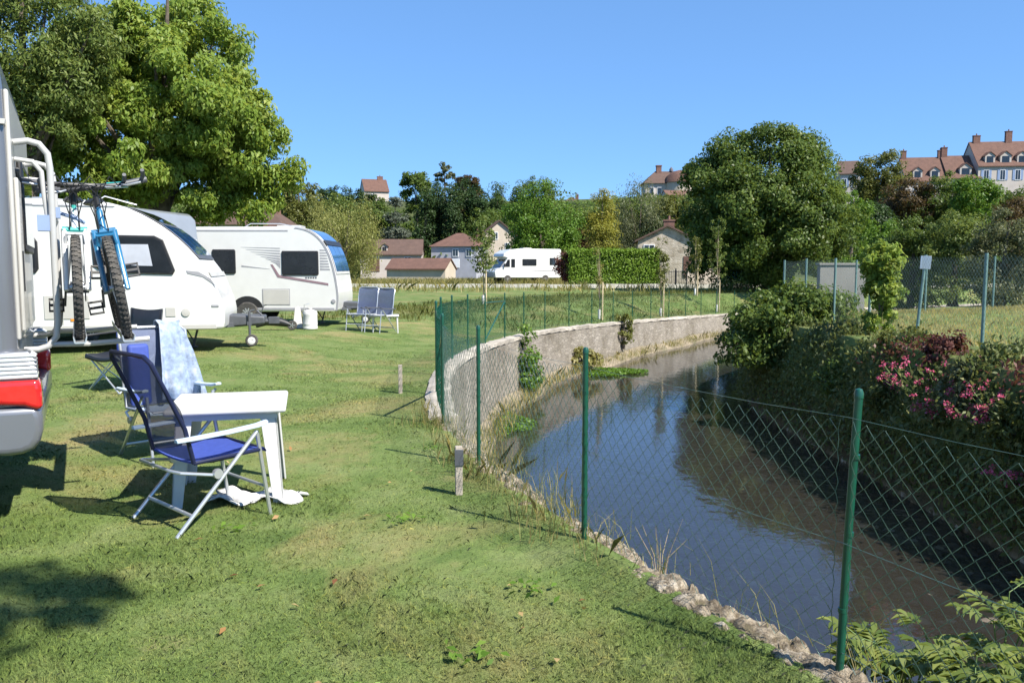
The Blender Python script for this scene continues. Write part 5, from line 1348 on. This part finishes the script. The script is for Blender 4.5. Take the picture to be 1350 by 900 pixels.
# hilltop terrace, one house after another
house('terrace_house', 'small gabled house peeping out beside the big round tree', 1119, 265, 152, 3.6, 6, 5.0, 2.4, 'render_pink', 'rooftile', [(-.9, 2.6, .7, 1.4, True), (.8, 2.6, .7, 1.4, False)], (), (), R(-14))
house('terrace_house', 'brown roofed hilltop terrace house with two dormers and brick chimneys', 1222, 268, 152, 7.6, 8, 4.2, 4.4, 'render_pink', 'roofred', [(-2, 1.4, .8, 1.6, False), (1, 1.4, .8, 1.6, False)], (), [(-3.2, 4, .9, 1.3), (3.3, 4, .9, 1.3)], R(-8), dormers=[(-1.7, 4.4, 1.6, 1.5), (1.3, 4.4, 1.6, 1.5)])
house('terrace_house', 'middle hilltop terrace house with one broad white dormer', 1270, 266, 151, 5.6, 8, 4.4, 4.2, 'render_pink', 'roofred', [(0, 1.6, .8, 1.6, True)], (), [(-2.3, 4, 1.0, 1.6)], R(-8), dormers=[(.3, 4.6, 2.0, 1.5)])
house('terrace_house', 'end terrace house with pale facade, blue shutters and three dormers', 1334, 259, 150, 12.0, 8.5, 5.6, 4.6, 'render_pink', 'roofred', [(-4.6, 3.0, .8, 1.7, True), (-1.8, 3.0, .8, 1.7, True), (.8, 3.0, .8, 1.7, True), (3.6, 3.0, .8, 1.7, True)], (), [(-4.8, 4.2, 1.2, 1.2), (.8, 4.2, 1.1, 1.9)], R(-6), dormers=[(-3.9, 5.9, 1.7, 1.4), (-1.2, 5.9, 1.9, 1.4), (1.6, 5.9, 1.7, 1.4)])
# grey concrete wall behind the meadow fence, yard wall and gate by the cottage
a, b = W(1080, 392, 30), W(1140, 392, 30)
o = MB().box((a.x, 30, -.6), (b.x, 30.3, 1.72)).box((a.x - .05, 29.95, 1.72), (b.x + .05, 30.35, 1.8)).build('concrete_wall', M['concrete'], None, .01); tag(o, 'plain grey concrete wall seen through the meadow fence', 'wall')
def yard():
    D = 66; a, b = W(906, 384, D), W(950, 384, D); z = G(a.x, D)
    o = MB().box((a.x, D, z - .3), (b.x, D + .35, z + 1.35)).box((a.x - .05, D - .06, z + 1.35), (b.x + .05, D + .41, z + 1.46)).build('yard_wall', M['housestone'], None); tag(o, 'low stone yard wall next to the stone cottage', 'wall')
    c = W(876, 384, D - 2); d = W(905, 384, D - 2)
    root = thing('iron_gate', 'dark iron railing gate before the stone cottage', 'gate', (c.x, D - 2, G(c.x, D - 2)), 0)
    w = d.x - c.x; fr = MB()
    for zz in (.1, 1.2): fr.tube([(0, 0, zz), (w, 0, zz)], .03, 6)
    for x in (0, w / 2, w): fr.tube([(x, 0, -.1), (x, 0, 1.45)], .05, 8)
    fr.build('gate_frame', M['iron'], root); br = MB()
    for k in range(1, 13): br.tube([(w * k / 13, 0, .1), (w * k / 13, 0, 1.3)], .018, 6)
    br.build('gate_bars', M['iron'], root)
    e, f_ = W(950, 396, 52), W(990, 396, 52)
    r = thing('netting_screen', 'green netting screen on posts under the big round tree', 'screen', (e.x, 52, G(e.x, 52)))
    w = f_.x - e.x; MB().box((0, -.01, .1), (w, .01, 1.25)).build('netting', M['netting'], r)
    for k in range(4): MB().tube([(w * k / 3, .04, -.2), (w * k / 3, .04, 1.35)], .035, 8).build('post', M['greencoat'], r)
yard()

# ------------------------------------------------------------ young staked trees on the far bank
def sapling(px, yb, yt, D, leaf, lab, ww=1.0, crown_y=None, dens=1.0, seed=0):
    b = W(px, yb, D); z0 = G(b.x, D); H = W(px, yt, D).z - z0
    lobes = [(0, 0, H * .68, .36 * ww, .36 * ww, H * .30), (.1, 0, H * .5, .28 * ww, .28 * ww, H * .15), (-.1, .05, H * .85, .2 * ww, .2 * ww, H * .14)]
    r = make_tree('young_tree', lab, (b.x, D, z0), lobes, leaf, .10, int(36 * dens), 26, .17, .028, .5, .3, 'young staked trees on the far bank', 'tree', 'palebark', 10, .9, .2, seed)
    MB().tube([(.12, -.05, -.2), (.12, -.05, min(1.7, H * .5))], .032, 8).build('stake', M['stake'], r)
    MB().lathe([(.06, 0), (.06, .38)], 10, c=(0, 0, .02)).build('trunk_guard', M['whiteplastic'], r)
sapling(637, 398, 285, 34, 'ash', 'leafy young tree in front of the cream gabled house', 1.6, None, 2.6, 201)
sapling(790, 412, 322, 33, 'weed', 'nearly bare young tree with pale stake before the hedge', .5, None, .25, 202)
sapling(871, 400, 312, 38, 'olive', 'thin young tree before the stone cottage', .9, None, 1.1, 203)
sapling(945, 398, 285, 44, 'ash', 'tall thin young tree against the big round tree', 1.7, None, 1.3, 204)
sapling(916, 398, 305, 46, 'olive', 'slender young tree between stone cottage and big tree', 1.0, None, .8, 205)

# ------------------------------------------------------------ plants round the river
def bush(name, lab, loc, lobes, leaf, ls, clumps, per, cr, seed, cat='bush', group=None, aspect=.5):
    return make_tree(name, lab, loc, lobes, leaf, ls, clumps, per, cr, .05, aspect, .35, group, cat, 'bark', 8, .8, .45, seed)
bush('river_bush', 'big dark leafy bush overhanging the river on the opposite bank', (6.85, 20.3, -.75),
     [(-.2, -.2, .9, 1.35, 1.2, 1.0), (.75, 0, .95, 1.0, 1.0, .95), (-1.0, -.4, .55, .75, .8, .6), (.2, -.4, 1.4, .8, .8, .5), (-.2, -.9, .3, 1.3, .6, .4)], 'dense', .115, 190, 150, .33, 301)
bush('ivy_post', 'leafy ivy smothering an old post in the meadow fence', (7.38, 16.45, -.15), [(0, 0, 1.0, .26, .26, 1.0), (.02, 0, 1.95, .37, .35, .38), (.05, 0, 1.4, .33, .32, .55)], 'chestnut', .095, 90, 75, .15, 302, 'ivy')
# bank undergrowth (uncountable)
def undergrowth():
    g = np.random.default_rng(21); n = 42000
    y = 5.0 + 19 * g.uniform(0, 1, n) ** 1.1
    t = g.uniform(0, 1, n)
    x = XR(y) - .65 + 1.0 * t + g.normal(0, .13, n)
    prof = np.interp(t, [0, .25, .55, 1], [-1.6, -.85, .02, .28])
    lump_ = .22 * np.sin(y * 2.3 + x) + .15 * np.sin(y * 5.1)
    z = prof + lump_ * (.35 + t * .35) + g.normal(0, .11, n)
    P = np.stack([x, y, np.maximum(z, -1.85)], 1); N = np.tile([-.55, -.2, .7], (n, 1))
    v, f = leaf_geo(P, N, .10, .42, .5, .8, g)
    o = np_mesh('undergrowth', v, f, L['bank'], None, np.repeat(np.clip(g.normal(.45, .2, n), 0, 1), 4)); o['kind'] = 'stuff'
    o['label'] = 'tangled weeds and leaves covering the far river bank'
    n = 5000; y = g.uniform(9, 16, n); x = XR(y) + g.normal(.15, .25, n); z = .27 + .10 * np.sin(y * 3) + g.normal(0, .10, n)
    v, f = leaf_geo(np.stack([x, y, z], 1), np.tile([-.3, -.2, .8], (n, 1)), .07, .45, .4, .8, g)
    keep = np.sin(y * 1.9 + 1) > .55
    kk = np.repeat(keep, 4); v = v[kk]; f = np.arange(len(v)).reshape(-1, 4)
    o = np_mesh('undergrowth', v, f, L['wine'], None, np.repeat(g.uniform(.1, .9, keep.sum()), 4)); o['kind'] = 'stuff'; o['label'] = 'reddish brown leaves among the bank weeds'
undergrowth()
for k, (x, y, r, lf, lab) in enumerate([(6.35, 17.2, .42, 'greygreen', 'grey green shrub between the river bush and the ivy post'), (6.25, 14.2, .40, 'olive', 'olive shrub in front of the leaning sign post'), (6.15, 12.7, .34, 'wine', 'dark wine leaved shrub behind the pink flowers'),
        (6.0, 9.4, .36, 'bright', 'light green shrub below the flowers at the picture edge'), (5.85, 11.6, .38, 'greygreen', 'grey green shrub below the biggest pink clump'), (5.75, 13.6, .40, 'bank', 'leafy shrub low on the shaded bank face'), (5.8, 15.8, .45, 'dense', 'dark shrub hanging to the water beside the river bush'), (5.8, 10.3, .30, 'olive', 'small olive shrub low on the bank beside the lone flower')]):
    bush('bank_shrub', lab, (x + .6, y, [-.25, -.1, -.05, -.35, -.45, -.9, -1.0, -.75][k]), [(0, 0, r * 1.0, r, r, r * .9), (r * .5, -r * .3, r * .6, r * .6, r * .6, r * .5)], lf, .075, 40, 60, r * .42, 600 + k, 'shrub', 'shrubs on the far river bank')
VAL = [(1232, 486, 11.4, 1.3, 'biggest clump, below the two fence posts'), (1262, 512, 10.7, 1.0, 'clump in front of the biggest one'), (1205, 508, 12.3, .8, 'clump at the shaded end of the row'), (1288, 492, 11.0, .8, 'clump just past the nearer fence post'),
       (1318, 516, 10.2, 1.1, 'broad clump below the bare meadow edge'), (1347, 520, 9.6, 1.1, 'clump cut by the picture edge'), (1300, 540, 9.9, .7, 'small clump lower on the bank'), (1238, 535, 10.9, .6, 'small clump lowest under the biggest one'), (1336, 625, 8.9, .6, 'lone clump hanging low above the water')]
for k, (px, py, D, s, lab) in enumerate(VAL):
    D *= 1.10; q = W(px, py + 8, D); g = np.random.default_rng(400 + k)
    root = thing('valerian', 'pink red flowering valerian, ' + lab, 'flowering plant', (q.x, D, q.z - .27 * s), 0, 'pink flowering plants on the far bank')
    n = int(30 * s) + 8; m = MB(); heads = []
    for i in range(n):
        a = g.uniform(0, 6.28); r = g.uniform(.05, .55) * s; h = g.uniform(.18, .46) * s
        tip = (math.cos(a) * r * 1.3, math.sin(a) * r, h); m.tube([(math.cos(a) * r * .3, math.sin(a) * r * .3, 0), (math.cos(a) * r, math.sin(a) * r, h * .6), tip], .004, 4); heads.append(tip)
    m.build('stems', M['stem'], root)
    for hd in heads:
        P = np.array(hd) + g.normal(0, 1, (18, 3)) * np.array([.028, .028, .022]); v, f = leaf_geo(P, np.tile([-.2, -.3, .8], (18, 1)), .030, .8, 0, .9, g)
        np_mesh('flower_head', v, f, L['pink'], root, np.repeat(g.uniform(0, 1, 18), 4))
    P = np.stack([g.normal(0, .27 * s, 260), g.normal(0, .22 * s, 260), g.uniform(0, .36 * s, 260)], 1); v, f = leaf_geo(P, np.tile([0, -.2, .8], (260, 1)), .09, .4, .4, .8, g)
    np_mesh('foliage', v, f, L['bank'], root, np.repeat(g.uniform(.4, 1, 260), 4))
# leafy seedlings with compound leaves on the near bank
def seedling(lab, loc, h, n, seed):
    g = np.random.default_rng(seed); root = thing('ash_seedling', lab, 'plant', loc, 0, 'leafy seedlings on the near bank below the fence')
    m = MB(); P = []; Nn = []; V = []; Fc = []; base = 0
    for i in range(n):
        a = g.uniform(0, 6.28); lean = g.uniform(.05, .3)
        top = Vector((math.cos(a) * lean * h, math.sin(a) * lean * h, h * g.uniform(.7, 1.05)))
        st = [(0, 0, -.05), (top.x * .4, top.y * .4, top.z * .5), tuple(top)]; m.tube(st, [.007, .005, .003], 5)
        for j in range(6):
            t = .35 + .65 * j / 5; b = Vector((top.x * t, top.y * t, top.z * t)); aa = a + j * 2.4 + g.uniform(-.4, .4); ln = h * g.uniform(.24, .36)
            d = Vector((math.cos(aa), math.sin(aa), g.uniform(.0, .5))).normalized(); e = b + d * ln + Vector((0, 0, -.03))
            m.tube([b, b + d * ln * .5 + Vector((0, 0, .015)), e], .0025, 4)
            side = d.cross(Vector((0, 0, 1))).normalized()
            for k in range(4):
                for s in (-1, 1, 0) if k == 3 else (-1, 1):
                    o = b + d * ln * (.4 + .2 * k); dirn = (side * s + d * .55).normalized() if s else d
                    L_ = .085 * g.uniform(.8, 1.25); sd = dirn.cross(Vector((0, 0, 1))).normalized() * L_ * .17; up = Vector((0, 0, .012))
                    V += [o, o + dirn * L_ * .28 + sd * .9 + up, o + dirn * L_ * .62 + sd * .85 + up * .7, o + dirn * L_ * 1.05 - Vector((0, 0, .02)), o + dirn * L_ * .62 - sd * .85 + up * .7, o + dirn * L_ * .28 - sd * .9 + up]
    V = np.array([tuple(q) for q in V]); f = np.arange(len(V)).reshape(-1, 6)
    m.build('stem', M['stem'], root); np_mesh('leaves', V, f, L['ash'], root, np.repeat(g.uniform(.1, 1, len(f)), 6))
SE = [(1150, 850, 3.75, .40, 3, 'beside the nearest fence post'), (1205, 872, 3.6, .38, 3, 'second along from the nearest post'), (1325, 820, 3.9, .55, 4, 'tallest at the picture edge'), (1280, 895, 3.4, .34, 3, 'low in front of the tallest one'),
      (1345, 895, 3.4, .36, 3, 'in the bottom corner of the picture'), (1240, 862, 3.9, .34, 2, 'behind the others near the gravel')]
for k, (px, py, D, h, n, lab) in enumerate(SE):
    q = W(px, py, D); seedling('fresh green ash seedling ' + lab, (q.x, D, q.z - h * .75), h, n, 500 + k)
# pale stones on the near bank toe below the seedlings
# climbing shrub on the stone wall, cress in the water
bush('wall_shrub', 'green shrub growing up the face of the river wall', (.33, 22.3, -1.75), [(0, 0, .9, .38, .35, .85), (.1, -.1, .35, .4, .35, .35)], 'bright', .10, 44, 60, .2, 310, 'shrub')
bush('wall_shrub', 'small tuft of green hanging on the distant wall top', (4.3, 31.5, -1.35), [(0, 0, .6, .35, .3, .6)], 'olive', .12, 20, 40, .18, 311, 'shrub')
bush('wall_shrub', 'brown dry weeds at the foot of the river wall', (2.35, 27.4, -1.8), [(0, 0, .35, .7, .5, .4)], 'weed', .14, 26, 40, .2, 312, 'weeds')
def cress(lab, px, py, rx, ry, n, seed):
    D = (EYE - WATER) * F / (py - 352); q = W(px, py, D); g = np.random.default_rng(seed)
    r = np.sqrt(g.uniform(0, 1, n)); a = g.uniform(0, 6.28, n); rr = r * (1 + .25 * np.sin(3 * a + seed))
    P = np.stack([q.x + rr * np.cos(a) * rx, D + rr * np.sin(a) * ry, WATER + .02 + g.uniform(0, .16, n) * (1 - r * .6)], 1)
    v, f = leaf_geo(P, np.tile([0, -.2, 1.], (n, 1)), .09, .6, .1, .6, g)
    o = np_mesh('watercress', v, f, L['bright'], None, np.repeat(g.uniform(0, .8, n), 4)); tag(o, lab, 'water plant')
cress('bright green watercress patch in the river below the wall weeds', 800, 492, 1.15, .9, 2600, 1)
cress('thin green water weed patch near the bend of the wall', 668, 562, .55, 1.3, 900, 2)
def rocks():
    g = np.random.default_rng(31)
    for k, (px, py, s) in enumerate([(1300, 848, .16), (1180, 735, .09), (1085, 825, .12), (1150, 800, .10), (1235, 812, .13), (1290, 790, .1), (1120, 850, .12), (1250, 770, .08)]):
        D = (EYE + 2.0) * F / (py - 352); q = W(px, py, D)
        bm = bmesh.new(); bmesh.ops.create_icosphere(bm, subdivisions=3, radius=1)
        for v in bm.verts:
            c = v.co; n = 1 + .18 * math.sin(c.x * 3 + k) + .12 * math.sin(c.y * 5 + 2 * k) + .1 * math.sin(c.z * 4 + k)
            v.co = Vector((c.x * n * 1.4, c.y * n, c.z * n * .55)) * s
        me = bpy.data.meshes.new('river_stone'); bm.to_mesh(me); bm.free(); me.materials.append(M['stone_wet'])
        me.polygons.foreach_set('use_smooth', [True] * len(me.polygons))
        o = bpy.data.objects.new('river_stone', me); COL.objects.link(o); o.location = (q.x, D, -2.0 + s * .15); o.rotation_euler = (0, 0, k * 1.3)
        tag(o, ['largest stone', 'small brown stone by the dark bank', 'brown stone near the bare stalk', 'flat brown stone in mid shallows', 'brown stone nearest the seedlings', 'flat rounded stone in mid shallows', 'brown stone at the fence foot', 'small brown stone farthest into the shade'][k] + ' lying in the shallow river', 'stone', 'stones in the gravel shallows')
rocks()
def gravel():
    g = np.random.default_rng(41); bm = bmesh.new(); bmesh.ops.create_icosphere(bm, subdivisions=1, radius=1)
    bv = np.array([v.co[:] for v in bm.verts]); bf = np.array([[v.index for v in f.verts] for f in bm.faces]); bm.free()
    n = 5200; y = 4.8 + 9.5 * g.uniform(0, 1, n) ** 1.3; u = g.uniform(0, 1, n); x = XL(y) + 1.0 + (XR(y) - .5 - XL(y) - 1.0) * u
    s = g.lognormal(math.log(.034), .45, n); sc = np.stack([s * g.uniform(.9, 1.6, n), s * g.uniform(.8, 1.3, n), s * .5], 1)
    a = g.uniform(0, 6.28, n); V = bv[None] * (1 + g.normal(0, .12, (n, len(bv), 1))) * sc[:, None]
    X = V[..., 0] * np.cos(a)[:, None] - V[..., 1] * np.sin(a)[:, None]; Y = V[..., 0] * np.sin(a)[:, None] + V[..., 1] * np.cos(a)[:, None]
    P = np.stack([X + x[:, None], Y + y[:, None], V[..., 2] - 2.055 + .05 * np.sin(x * 1.7 + y)[:, None]], -1)
    f = (bf[None] + (np.arange(n) * len(bv))[:, None, None]).reshape(-1, 3)
    m, nt, b = new_mat('river_gravel'); at = nt.nodes.new('ShaderNodeAttribute'); at.attribute_name = 'tint'
    nt.links.new(ramp(nt, [(0, (.05, .035, .02)), (.45, (.17, .12, .07)), (.8, (.32, .25, .16)), (1, (.62, .55, .44))], at.outputs['Fac']), b.inputs['Base Color']); b.inputs['Roughness'].default_value = .6
    o = np_mesh('gravel', P.reshape(-1, 3), f, m, None, np.repeat(np.clip(g.normal(.45, .24, n), 0, 1), len(bv)), True); o['kind'] = 'stuff'; o['label'] = 'brown gravel and pebbles on the shallow river bed'
gravel()
# weeds and dry grass along the crumbling edge and beyond the road
def tufts(name, lab, pts, hmin, hmax, leaf, per, width, seed, spread=.12):
    g = np.random.default_rng(seed); C = np.repeat(np.array(pts), per, 0); n = len(C)
    b = C + np.stack([g.normal(0, spread, n), g.normal(0, spread, n), np.zeros(n)], 1)
    h = g.uniform(hmin, hmax, n)[:, None]; dr = g.normal(0, .35, (n, 3)); dr[:, 2] = 1
    a = g.uniform(0, 6.28, n); s = np.stack([np.cos(a), np.sin(a), np.zeros(n)], 1) * width
    mid = b + dr * h * .55 * np.array([.6, .6, 1]); tip = b + dr * h * np.array([1.2, 1.2, .95])
    v = np.stack([b - s, b + s, mid + s * .7, tip, mid - s * .7], 1).reshape(-1, 3); f = np.arange(n * 5).reshape(n, 5)
    o = np_mesh(name, v, f, L[leaf], None, np.repeat(g.uniform(0, 1, n), 5)); o['kind'] = 'stuff'; o['label'] = lab
g0 = np.random.default_rng(77)
pts = [(float(XL(y)) - .10 + g0.normal(0, .1), y, .0) for y in g0.uniform(4.5, 9.5, 60)]
tufts('dry_grass', 'dry straw coloured grass along the crumbling bank edge', pts, .06, .22, 'weed', 16, .0028, 1)
pts = [(float(XL(y)) + .18 + g0.normal(0, .1), y, -.12) for y in g0.uniform(2.5, 8, 34)]
tufts('dry_grass', 'dry stalks on the water side of the bank edge', pts, .1, .32, 'weed', 7, .0022, 2)
pts = []
for _ in range(420):
    y = g0.uniform(12, 44); x = float(XL(y)) + g0.uniform(.25, .75); pts.append((x, y, -1.8))
tufts('dry_grass', 'dry weeds growing on the ledge at the foot of the river wall', pts, .08, .4, 'weed', 9, .006, 6, .12)
pts = []
for _ in range(2600):
    x, y = g0.uniform(-18, 22), g0.uniform(50, 58.5)
    if g0.uniform() < .12: pts.append((x, y, G(x, y)))
for _ in range(1800):
    x, y = g0.uniform(-22, 10), g0.uniform(67, 76); pts.append((x, y, G(x, y)))
tufts('weeds', 'rough weeds along both sides of the far road', pts, .12, .75, 'weed', 9, .02, 3, .3)
pts = []
for _ in range(1500):
    y = g0.uniform(25, 52); x = float(XL(y)) - g0.uniform(.6, 9); pts.append((x, y, G(x, y)))
tufts('rough_grass', 'rough grass and weeds inside the fence on the far bank', pts, .08, .3, 'olive', 12, .007, 4, .2)
pts = []
for _ in range(2600):
    y = g0.uniform(8, 27); x = float(XR(y)) + g0.uniform(.5, 15); pts.append((x, y, G(x, y)))
tufts('meadow_grass', 'dry meadow grass behind the tall wire fence', pts, .04, .13, 'straw', 18, .006, 5, .25)
def stalk():
    q = W(870, 745, 4.75)
    o = MB()
    for k in range(6):
        a = k * 1.1; o.tube([(0, 0, -.25), (math.cos(a) * .05, math.sin(a) * .05, .05), (math.cos(a) * .16, math.sin(a) * .12, .16 + .03 * k)], [.004, .003, .0012], 5)
    ob = o.build('dead_stalk', M['palebark'], None); ob.location = (q.x, 4.75, q.z); tag(ob, 'bare dead stalk sprouting from the bank edge between the two nearest posts', 'plant')
stalk()

# ------------------------------------------------------------ lawn blades and litter
def lawn():
    g = np.random.default_rng(55)
    def blades(n, y0, y1, hmin, hmax, wd, name, lab, xlim, f0, f1):
        u = g.uniform(0, 1, n); y = 1 / (1 / y0 + (1 / y1 - 1 / y0) * u)           # denser near the camera's end
        xr = XL(y) - .12 + .14 * g.uniform(0, 1, n) ** 3 * (y < 8.6); xl_ = -(.68 * y + xlim); x = xl_ + (xr - xl_) * g.uniform(0, 1, n)
        # thinner where the turf is worn
        keep = (np.sin(x * 1.9 + 1.3 * np.sin(y * 1.1)) + np.sin(y * 2.3 - x * .8) + g.normal(0, .9, n)) > -1.0
        keep &= g.uniform(0, 1, n) < smooth(f0[0], f0[1], y) * (1 - smooth(f1[0], f1[1], y))
        x, y = x[keep], y[keep]; n = len(x)
        b = np.stack([x, y, gz(x, y) - .004], 1); h = g.uniform(hmin, hmax, n)
        h *= .75 + .45 * (np.sin(x * 3.1 + y * 1.7) * np.sin(y * 2.7 - x * 1.1) > .1)
        a = g.uniform(0, 6.28, n); s = np.stack([np.cos(a), np.sin(a), np.zeros(n)], 1) * (wd * g.uniform(.6, 1.3, n))[:, None]
        d = np.stack([g.normal(0, .55, n), g.normal(0, .55, n), np.ones(n)], 1); d = unit(d) * h[:, None]
        m = b + d * .6; t = b + d + np.stack([d[:, 0] * .6, d[:, 1] * .6, -np.abs(h) * .18], 1)
        v = np.stack([b - s, b + s, m + s * .6, t, m - s * .6], 1).reshape(-1, 3); f = np.arange(n * 5).reshape(n, 5)
        o = np_mesh(name, v, f, M['blades'], None, np.repeat(g.uniform(0, 1, n), 5)); o['kind'] = 'stuff'; o['label'] = lab
    blades(370000, 2.2, 12.5, .015, .044, .0014, 'lawn_grass', 'short mown lawn grass in the foreground', .3, (2.0, 2.2), (7.5, 12.5))
    blades(150000, 7.0, 30.0, .016, .038, .0045, 'lawn_grass', 'mown camp site grass stretching to the caravans', .6, (7, 12), (24, 30))
    n = 28; y = g.uniform(2.6, 9, n); x = -(.5 * y) + (XL(y) - .15 + .5 * y) * g.uniform(.15, 1, n)
    P = np.stack([x, y, gz(x, y) + .03], 1); v, f = leaf_geo(P, np.tile([0, 0, 1.], (n, 1)), .045, .55, 0, .25, g)
    o = np_mesh('fallen_leaves', v, f, L['dead'], None, np.repeat(g.uniform(0, 1, n), 4)); o['kind'] = 'stuff'; o['label'] = 'scattered dry fallen leaves on the lawn'
    # broad leaved rosettes of lawn weeds
    C = np.array([(-.55, 2.95), (-1.35, 3.1), (-1.75, 4.95), (-1.55, 4.9), (-.2, 3.3), (-1.0, 3.9), (-.7, 5.2), (-2.4, 4.4), (.1, 4.0), (-1.9, 6.4), (-.75, 7.3), (-.9, 9.0)])
    C = C[::2]; rep = np.repeat(np.arange(len(C)), 15); n = len(rep)
    P = np.stack([C[rep, 0] + g.normal(0, .07, n), C[rep, 1] + g.normal(0, .06, n), np.zeros(n)], 1); P[:, 2] = gz(P[:, 0], P[:, 1]) + .035
    v, f = leaf_geo(P, np.tile([0, -.1, 1.], (n, 1)), .05, .5, 0, .4, g)
    o = np_mesh('clover', v, f, L['bright'], None, np.repeat(g.uniform(.2, 1, n), 4)); o['kind'] = 'stuff'; o['label'] = 'low broad leaved weeds growing in the lawn'
lawn()

# tree behind the photographer whose crown shades the near corner of the lawn
hh = 9.0; sp = Vector((-2.95, 3.75, 0)); k = hh / math.tan(SUN_EL)
cpos = sp + Vector((.80 * k, -.60 * k, 0))
make_tree('walnut_tree', 'tree standing behind the viewpoint that shades the lawn corner', (cpos.x + .6, cpos.y - .6, G(cpos.x + .6, cpos.y - .6)),
          [(-.6, .6, hh, 1.0, .62, .8), (-1.3, .5, hh, .6, .4, .5)], 'ash', .15, 40, 70, .28, .12, .4, .3, None, 'tree', 'bark', 6, .8, .3, 900)
